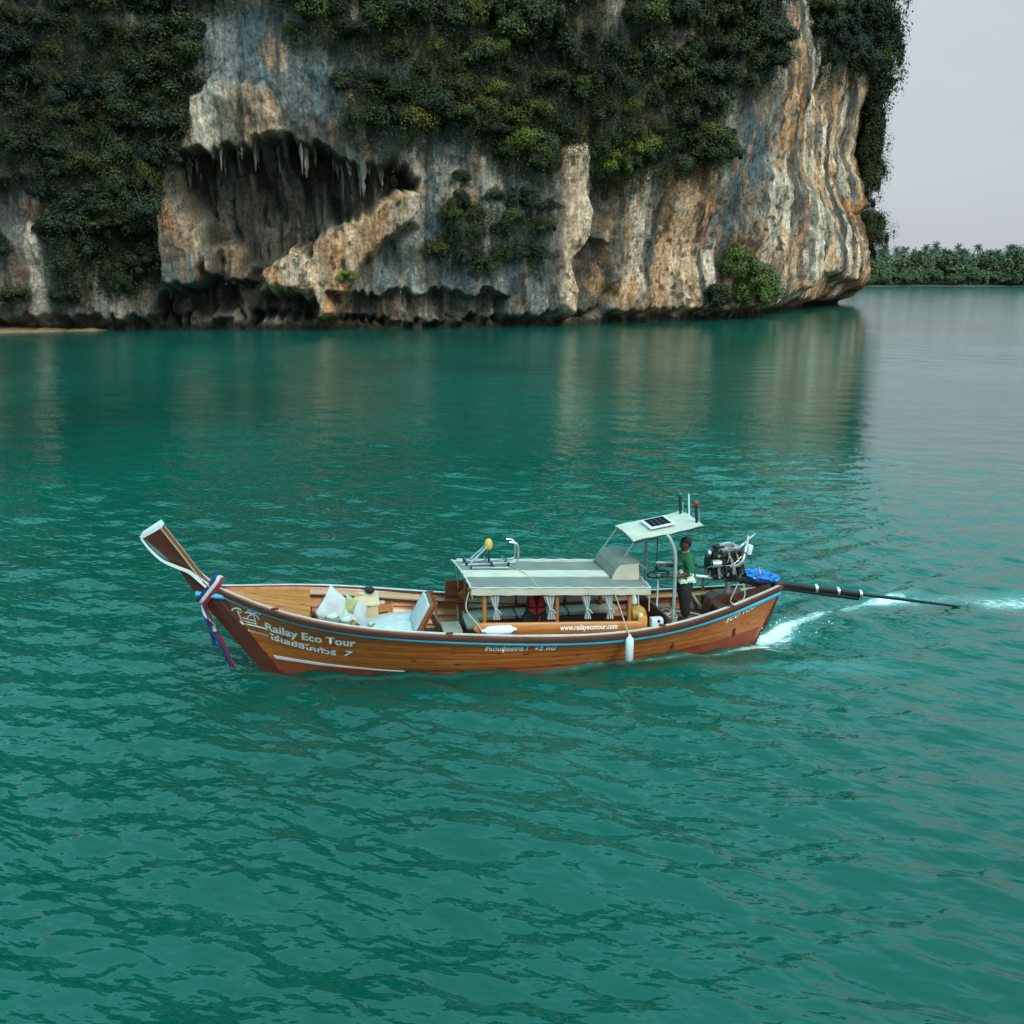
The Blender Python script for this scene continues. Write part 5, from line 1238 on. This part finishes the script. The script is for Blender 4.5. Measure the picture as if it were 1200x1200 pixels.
for i, (px, py) in enumerate(((389, 726), (405.5, 730))):
    c_ = boat_px(px, py, 1, -.48); BK = thing('towel_basket', 'woven basket with white rolled towel, ' + ('nearer the foredeck' if i == 0 else 'nearer the beige box'), 'basket')
    MB().lathe([(.11, -.17), (.125, -.16), (.145, .04), (.135, .045), (.12, -.12)], tuple(c_), 'Z', 18).build('basket', MB_basket, BK, True)
    MB().ball((c_[0], c_[1], c_[2] + .06), (.12, .10, .06)).ball((c_[0] + .04, c_[1] + .02, c_[2] + .09), (.07, .08, .045)).build('towel', LINEN, BK, True)
# posy and coral pieces by the rail
PO = thing('potted_grass', 'small tuft of grassy leaves in a brown pot by the mattress edge', 'plant'); c_ = boat_px(434, 737, 1, -.75)
MB().lathe([(.05, -.12), (.07, -.02), (.06, -.02), (.03, -.05)], (c_[0] - .06, c_[1], c_[2] - .02)).build('pot', W_DARK, PO, True)
g = np.random.RandomState(8); mb = MB()
for k in range(16):
    a = g.rand() * 6.28; l_ = .10 + .06 * g.rand(); mb.tube(curve([(c_[0], c_[1], c_[2] - .05), (c_[0] + .05 * math.cos(a), c_[1] + .05 * math.sin(a), c_[2] + l_ * .5), (c_[0] + .12 * math.cos(a), c_[1] + .1 * math.sin(a), c_[2] + l_ * .8)], 6), .009, 4, .002)
mb.build('blades', pm('dry_grass', (.20, .22, .09), (.12, .14, .06), 8, .8), PO)
LAN = thing('lantern', 'little amber lantern on the mattress beside the baskets', 'lantern'); c_ = boat_px(414, 730, 1, -.62)
MB().box((c_[0], c_[1], c_[2] - .03), (.06, .06, .11), bev=.01).build('body', pm('amber_glass', (.55, .30, .08), (.35, .17, .04), 12, .3), LAN, True)
MB().box((c_[0], c_[1], c_[2] + .04), (.07, .07, .02), bev=.006, top=(.5, .5)).build('cap', W_DARK, LAN)
# beige picnic box with lid open, little wooden box with towel
BX = thing('picnic_box', 'beige box with raised lid standing on the white mattress', 'box'); BM = pm('beige_board', (.60, .42, .27), (.50, .34, .21), 6, .8, .1)
q = boat_px(432, 723, 2, .70); bx0, by0 = q[0], q[1]
MB().box((bx0 + .02, by0 + .16, .82), (.36, .36, .30), bev=.01).build('body', BM, BX)
MB().box((bx0 - .02, by0 + .20, 1.02), (.50, .50, .022), (.30, 0, .0), bev=.006).build('lid', BM, BX)
MB().box((bx0 + .02, by0 - .025, .93), (.07, .012, .02)).build('clasp', W_DARK, BX)
one(MB().ball((bx0 + .06, by0 + .34, 1.16), (.10, .09, .07)).ball((bx0 + .0, by0 + .40, 1.17), (.06, .06, .05)), 'dark_hat', pm('dark_felt', (.015, .014, .014), None, 9, .9, .3), 'small black hat lying on the lid of the beige box', 'hat')
q = boat_px(447, 718, 2, .70); WB = thing('wooden_tray', 'small orange wooden box holding a white towel beside the beige box', 'box')
MB().box((q[0] + .04, q[1] + .14, .77), (.26, .22, .14), (0, 0, .25), bev=.01).build('box', W_DECK, WB)
MB().ball((q[0], q[1] + .15, .87), (.10, .08, .05)).build('towel', LINEN, WB, True)
# tilted backrest with white pad
BR = thing('backrest', 'tilted wooden backrest with a white pad at the end of the mattress', 'backrest')
MB().box((-1.86, .05, .98), (.07, .84, .58), (0, .50, .0), bev=.03).build('pad', LINEN, BR, True)
MB().box((-1.79, .05, .98), (.045, .90, .62), (0, .50, .0), bev=.008).build('board', W_IN, BR)
for y in (-.32, .05, .42):
    MB().box((-1.73, y, .98), (.07, .09, .66), (0, .50, 0), bev=.01).build('batten', W_RED, BR)
    MB().box((-1.60, y, .80), (.05, .07, .68), (0, -.45, 0), bev=.01).build('leg', W_DARK, BR)
# upright board at the front corner
one(MB().box((-3.90, -.42, .98), (.05, .30, .50), (0, .08, .2), bev=.01), 'stowed_hatch_cover', W_RED, 'upright red-brown wooden hatch cover beside the big white pillow', 'hatch cover', False)
# helm clutter: jerrycans, float, bottle, jug
OR = pm('orange_plastic', (.60, .27, .07), (.48, .20, .05), 4, .45, .1)
JC = thing('jerrycan', 'translucent orange jerrycan with white cap by the end of the coaming', 'jerrycan'); c_ = boat_px(752, 729, 1, -.92)
MB().box((c_[0], c_[1], c_[2] - .06), (.20, .17, .40), bev=.05).build('body', OR, JC, True)
MB().lathe([(.05, 0), (.05, .05), (.02, .055)], (c_[0] - .03, c_[1], c_[2] + .13)).build('cap', WHITE_P, JC, True)
MB().tube(curve([(c_[0] + .02, c_[1], c_[2] + .12), (c_[0] + .05, c_[1], c_[2] + .19), (c_[0] + .09, c_[1], c_[2] + .12)], 8), .018, 6).build('handle', OR, JC, True)
JD = thing('canister', 'round yellow canister lying behind the orange jerrycan', 'canister'); c_ = boat_px(747, 714, 1, -.45)
MB().lathe([(.04, -.16), (.15, -.14), (.16, .06), (.10, .14), (.05, .17)], (c_[0], c_[1], c_[2] - .08), 'X').build('body', pm('yellow_plastic', (.58, .30, .035), (.46, .22, .02), 4, .5), JD, True)
BO = thing('net_float', 'white and green bottle hanging behind the jerrycan', 'bottle'); c_ = boat_px(742, 703, 1, -.3)
MB().lathe([(.02, -.10), (.08, -.08), (.085, .0), (.05, .09), (.02, .15), (.015, .17)], tuple(c_)).build('body', FOAM_PL, BO, True)
MB().lathe([(.03, -.13), (.075, -.12), (.086, -.06), (.03, -.05)], tuple(c_)).build('base', pm('green_plastic', (.20, .28, .06), None, 5, .4), BO, True)
WJ = thing('water_jug', 'white plastic jug with a dark tap hole on the rail before the bulkhead', 'jug'); c_ = boat_px(769, 730, 1, -.88)
MB().box((c_[0], c_[1], c_[2] - .04), (.26, .20, .32), bev=.055).build('body', FOAM_PL, WJ, True)
MB().lathe([(.03, -.01), (.03, .02), (.01, .02)], (c_[0] + .02, c_[1] - .10, c_[2] + .07), 'Y').build('hole', BLACK, WJ)
MB().box((c_[0] + .12, c_[1] - .10, c_[2] - .03), (.22, .03, .07), (0, .35, 0), bev=.01).build('spout', STEEL, WJ)
# mooring line in a heap on the aft deck, and a line to the stern
g = np.random.RandomState(12); pts = []
for k in range(70):
    a = k * .62; r = .20 + .10 * g.rand() + .05 * math.sin(k * .3)
    pts.append((3.22 + r * .8 * math.cos(a) + .05 * g.randn(), .10 + 1.25 * r * math.sin(a) + .05 * g.randn(), .49 + .0022 * k + .02 * g.rand()))
pts += [(3.5, .45, .5), (3.9, .2, .5), (4.1, -.1, .5), (3.95, -.3, .5), (3.6, -.15, .5)]
one(MB().tube(curve(pts, 420), .019, 5), 'mooring_rope', ROPE, 'pale rope heaped in loops on the aft deck behind the bulkhead', 'rope')
one(MB().tube(curve([(4.05, .62, 1.02), (3.98, .58, 1.08), (3.92, .5, .95), (4.02, .42, .75), (4.12, .35, .60)], 20), .026, 6), 'mooring_rope', ROPE, 'short pale rope draped over the far rail beside the engine beam', 'rope')
one(MB().tube(curve([(4.85, -.12, 1.2), (4.86, -.2, .95), (4.7, -.25, .80), (4.55, -.2, .85), (4.62, -.2, 1.05), (4.72, -.15, 1.22)], 24), .013, 5), 'fuel_hose', ROPE, 'thin looped hose hanging below the engine at the stern', 'hose')
# rope tails hanging from the roof corners
for (x, y, z0, z1, lb) in ((2.52, -.93, float(roof_z(2.5, -.93)), 1.02, 'cream rope tail hanging from the aft roof corner above the jug'), (2.30, -.95, 1.42, .92, 'cream rope hanging from the valance above the orange jerrycan')):
    one(MB().tube(curve([(x, y, z0), (x + .01, y - .02, (z0 + z1) / 2), (x + .02, y, z1)], 8), .013, 5), 'rope_tail', ROPE, lb, 'rope')
one(MB().tube(curve([(-1.02, .98, float(roof_z(-1, .98))), (-.98, 1.0, 1.4), (-.95, 1.12, 1.08)], 8), .012, 5), 'rope_tail', ROPE, 'thin line from the front roof corner to the far rail', 'rope')
# boarding ladder and yellow float on the roof
LD = thing('boarding_ladder', 'folded stainless boarding ladder with curved handrails lying on the roof', 'ladder')
for k, y in enumerate((.46, .80)):
    z = float(roof_z(-.2, y)) + .055
    MB().tube(curve([(-.95, y, z), (-.4, y, z), (.05, y, z), (.17, y, z + .02), (.20, y, z + .10), (.20, y, z + .32), (.15, y, z + .40), (.02, y, z + .43)], 26), .020, 7).build('rail', STEEL, LD, True)
for x in (-.85, -.45, -.08): MB().tube([(x, .46, 1.81), (x, .80, 1.80)], .018, 6).build('rung', STEEL, LD, True)
for x in (-.86, -.35, .0):
    for y in (.46, .80): MB().box((x, y, float(roof_z(x, y)) + .04), (.05, .05, .085), bev=.01).build('clamp', BLACK, LD)
MB().tube([(-.8, .15, float(roof_z(-.8, .15)) + .03), (-.05, .18, float(roof_z(0, .18)) + .03)], .018, 6).build('rung', STEEL, LD, True)
MB().tube(curve([(.0, .46, 1.72), (.22, -.2, 1.70), (.34, -.88, 1.63)], 10), .008, 5).build('tether', ROPE, LD)
for x, y in ((-.80, .2), (-.35, .2), (.0, .46)): MB().box((x, y, float(roof_z(x, y)) + .03), (.045, .045, .07), bev=.01).build('clamp', BLACK, LD)
YF = thing('yellow_float', 'yellow egg-shaped float on two slanted struts above the roof ladder', 'float')
fc = boat_px(572.5, 638, 1, .50)
MB().ball(tuple(fc), (.085, .085, .125), 16).build('body', pm('yellow_foam', (.66, .42, .12), (.55, .33, .08), 6, .6), YF, True)
for y in (.40, .66): MB().tube([(fc[0] - .02, y * .5 + .25, fc[2] - .02), (-.78, y, float(roof_z(-.8, y)) + .07)], .018, 6).build('strut', STEEL, YF, True)
MB().tube([(fc[0] + .01, .50, fc[2] - .08), (fc[0] + .01, .50, float(roof_z(-.4, .5)) + .04)], .018, 6).build('stem', BLACK, YF, True)

# ------------------------------------------------------------------ boatman
def skin_body(name, verts, edges_, radii, root=0, sub=2):
    me = bpy.data.meshes.new(name); me.from_pydata([Vector(v) for v in verts], edges_, [])
    ob = bpy.data.objects.new(name, me); COL.objects.link(ob)
    sm = ob.modifiers.new('skin', 'SKIN'); sm.use_smooth_shade = True
    for i, sv in enumerate(me.skin_vertices[0].data):
        r = radii[i]; sv.radius = tuple(q * 1.18 for q in r) if hasattr(r, '__len__') else (r * 1.18, r * 1.18); sv.use_root = (i == root)
    ss = ob.modifiers.new('sub', 'SUBSURF'); ss.levels = sub; ss.render_levels = sub
    bpy.context.view_layer.update()
    out = bpy.data.meshes.new_from_object(ob.evaluated_get(bpy.context.evaluated_depsgraph_get()))
    bpy.data.objects.remove(ob); bpy.data.meshes.remove(me)
    out.name = name; return out
SKIN = pm('brown_skin', (.105, .048, .028), (.080, .036, .021), 14, .5, .05)
PER = empty('person', Vector(BOAT_O), (0, 0, BOAT_YAW))
tag(PER, 'standing boatman in green shirt with white pattern and black trousers, hand on wheel', 'person')
# facing the bow (-x); z measured from the aft deck at .46
PX_, PY_, PZ_ = 3.56, -.12, .46
def P3(x, y, z): return (PX_ + x, PY_ + y, PZ_ + z)
V_ = [P3(0, 0, .93), P3(-.005, 0, 1.08), P3(-.005, 0, 1.25), P3(.01, 0, 1.40), P3(-.005, 0, 1.50), P3(-.02, 0, 1.57), P3(-.03, 0, 1.66), P3(-.02, 0, 1.74),        # 0-7 spine, neck, head
      P3(0, -.17, 1.395), P3(.045, -.235, 1.14), P3(-.17, -.20, 1.035), P3(-.36, -.15, 1.045), P3(-.43, -.13, 1.05),                                               # 8-12 near arm
      P3(0, .17, 1.395), P3(.03, .25, 1.16), P3(-.12, .25, 1.12), P3(-.26, .28, 1.14), P3(-.32, .29, 1.145),                                                     # 13-17 far arm
      P3(.0, -.09, .86), P3(-.02, -.095, .48), P3(.02, -.10, .09), P3(-.02, -.105, .035), P3(-.14, -.115, .025),                                                 # 18-22 near leg
      P3(.0, .09, .86), P3(.04, .10, .48), P3(.10, .11, .09), P3(.06, .115, .035), P3(-.06, .12, .025)]                                                           # 23-27 far leg
E_ = [(0, 1), (1, 2), (2, 3), (3, 4), (4, 5), (5, 6), (6, 7), (3, 8), (8, 9), (9, 10), (10, 11), (11, 12), (3, 13), (13, 14), (14, 15), (15, 16), (16, 17), (0, 18), (18, 19), (19, 20), (20, 21), (21, 22), (0, 23), (23, 24), (24, 25), (25, 26), (26, 27)]
R_ = [(.15, .10), (.14, .095), (.165, .105), (.15, .09), .052, .072, .098, .075, .062, .048, .038, .030, .034, .062, .048, .038, .030, .034, .088, .060, .042, .040, .032, .088, .060, .042, .040, .032]
body = link('body', skin_body('body', V_, E_, R_), SKIN, PER)
# hands: palm plus five bent fingers each
def hand(wrist, fwd, up, side, curl):
    f, u_, s = np.array(fwd, float), np.array(up, float), np.array(side, float); w = np.array(wrist); mb = MB()
    for k, (off, ln) in enumerate(((-.030, .075), (-.010, .085), (.010, .080), (.030, .062))):
        b0 = w + f * .055 + s * off; p = curve([b0 - f * .03, b0 + f * ln * .45 + u_ * .006, b0 + f * ln * .8 - u_ * curl * .6, b0 + f * ln * .75 - u_ * curl * 1.3], 9)
        mb.tube(p, .0105, 6, .008)
    p = curve([w + f * .01 - s * .030, w + f * .04 - s * .055 - u_ * .012, w + f * .075 - s * .045 - u_ * .03], 7); mb.tube(p, .012, 6, .009)
    mb.ball(tuple(w + f * .03), (.045, .045, .022), 10)
    return mb
hand(P3(-.43, -.13, 1.05), (-.95, .2, 0), (0, 0, 1), (.2, .97, 0), .03).build('hand', SKIN, body, True)
hand(P3(-.32, .29, 1.145), (-.98, 0, 0), (0, 0, 1), (0, -1, 0), .03).build('hand', SKIN, body, True)
# face
for s in (-1, 1):
    MB().ball(P3(-.118, .034 * s, 1.668), (.010, .014, .009), 8).build('eye', pm('eye_dark', (.05, .04, .035), None, 20, .2), body, True)
    MB().ball(P3(-.01, .098 * s, 1.645), (.022, .012, .034), 8).build('ear', SKIN, body, True)
MB().ball(P3(-.130, 0, 1.635), (.026, .017, .024), 8).build('nose', SKIN, body, True)
MB().ball(P3(-.112, 0, 1.597), (.014, .028, .009), 8).build('mouth', pm('lips', (.10, .035, .03), None, 20, .5), body, True)
MB().ball(P3(-.045, 0, 1.575), (.062, .055, .045), 10).build('chin', SKIN, body, True)
hb2 = MB().ball(P3(.005, 0, 1.712), (.118, .108, .098), 18)
for v in hb2.bm.verts:
    q = Vector(v.co) - Vector(P3(.005, 0, 1.712)); 
    if q.z < 0 and q.x < -.03: v.co.z = max(v.co.z, PZ_ + 1.70); 
    v.co += Vector((0, 0, .012 * (float(vnoise(q.x * 40, q.y * 40 + q.z * 20, 3)) - .3)))
hb2.ball(P3(.055, 0, 1.655), (.058, .088, .075), 12)
hb2.build('hair', pm('black_hair', (.010, .008, .007), None, 60, .6, .6), PER, True)
# shirt: green with white blossoms on the lower body and cuffs
m, N, L, b = node_mat('green_floral_shirt')
tc_ = N.new('ShaderNodeTexCoord'); vo = N.new('ShaderNodeTexVoronoi'); vo.inputs['Scale'].default_value = 9.5
sp_ = N.new('ShaderNodeSeparateXYZ'); L.new(tc_.outputs['Object'], sp_.inputs[0]); L.new(tc_.outputs['Object'], vo.inputs['Vector'])
nn_ = N.new('ShaderNodeTexNoise'); nn_.inputs['Scale'].default_value = 22; L.new(tc_.outputs['Object'], nn_.inputs['Vector'])
zr = N.new('ShaderNodeMapRange'); zr.inputs[1].default_value = PZ_ + 1.22; zr.inputs[2].default_value = PZ_ + 1.10; zr.inputs[3].default_value = .0; zr.inputs[4].default_value = .62
L.new(sp_.outputs['Z'], zr.inputs[0])
ad = N.new('ShaderNodeMath'); ad.operation = 'MULTIPLY_ADD'; ad.inputs[1].default_value = .35; L.new(nn_.outputs[0], ad.inputs[0]); L.new(vo.outputs['Distance'], ad.inputs[2])
lt = N.new('ShaderNodeMath'); lt.operation = 'LESS_THAN'; sb_ = N.new('ShaderNodeMath'); sb_.operation = 'SUBTRACT'; sb_.inputs[1].default_value = .17
L.new(ad.outputs[0], sb_.inputs[0]); L.new(sb_.outputs[0], lt.inputs[0]); L.new(zr.outputs[0], lt.inputs[1])
mm = N.new('ShaderNodeMix'); mm.data_type = 'RGBA'; mm.inputs[6].default_value = (.014, .115, .05, 1); mm.inputs[7].default_value = (.60, .66, .55, 1)
L.new(lt.outputs[0], mm.inputs[0]); L.new(mm.outputs[2], b.inputs['Base Color']); b.inputs['Roughness'].default_value = .85
SV = [P3(0, 0, .93), P3(-.005, 0, 1.08), P3(-.005, 0, 1.25), P3(.01, 0, 1.40), P3(-.002, 0, 1.46), P3(0, -.17, 1.395), P3(.045, -.235, 1.14), P3(-.03, -.222, 1.085), P3(0, .17, 1.395), P3(.03, .25, 1.16), P3(-.05, .25, 1.135)]
shirt = link('shirt', skin_body('shirt', SV, [(0, 1), (1, 2), (2, 3), (3, 4), (3, 5), (5, 6), (6, 7), (3, 8), (8, 9), (9, 10)], [(.19, .15), (.185, .14), (.195, .138), (.175, .115), .075, .092, .080, .078, .092, .080, .078], 1), m, PER)
MB().tube([(PX_ - .005 + .066 * math.cos(a), PY_ + .066 * math.sin(a), PZ_ + 1.505 + .018 * math.cos(a)) for a in np.linspace(0, 2 * math.pi, 17)], .013, 5, cap=False).build('collar', LINEN, shirt, True)
TVv = [P3(0, 0, .97), P3(0, 0, .90), P3(.0, -.092, .82), P3(-.02, -.095, .48), P3(.02, -.10, .12), P3(.0, .092, .82), P3(.04, .10, .48), P3(.10, .11, .12)]
link('trousers', skin_body('trousers', TVv, [(0, 1), (1, 2), (2, 3), (3, 4), (1, 5), (5, 6), (6, 7)], [(.185, .14), (.185, .15), .138, .108, .082, .138, .108, .082], 0), pm('black_trousers', (.012, .012, .014), (.006, .006, .007), 9, .85, .3), PER)

# ------------------------------------------------------------------ spray thrown up round the stern and along the hull
g = np.random.RandomState(77); mb = MB()
ico = bmesh.new(); bmesh.ops.create_icosphere(ico, subdivisions=1, radius=1); iv = np.array([v.co[:] for v in ico.verts]); jf = [[v.index for v in f.verts] for f in ico.faces]; ico.free()
SVv, SFf = [], []
for k in range(60):
    if k < 60: p = np.array([5.75 + .65 * g.randn(), -.05 + .35 * g.randn(), .03 + abs(.13 * g.randn())]); r = .006 + .016 * g.rand() ** 2
    else:
        x = g.uniform(1.6, 5.3); p = np.array([x, -float(hull_y(x, 0.02)) - .05 - abs(.16 * g.randn()), .01 + abs(.03 * g.randn())]); r = .008 + .016 * g.rand() ** 2
    SVv.append(iv * r * np.array([1.3, 1, .8]) + p); SFf.append(np.array(jf) + 12 * k)
sm_ = arr_mesh('spray', np.concatenate(SVv), np.concatenate(SFf)); so = link('spray', sm_, pm('spray_water', (.82, .84, .85), (.7, .74, .75), 20, .35)); so.location = BOAT_O; so.rotation_euler = (0, 0, BOAT_YAW); tag(so, kind='stuff')
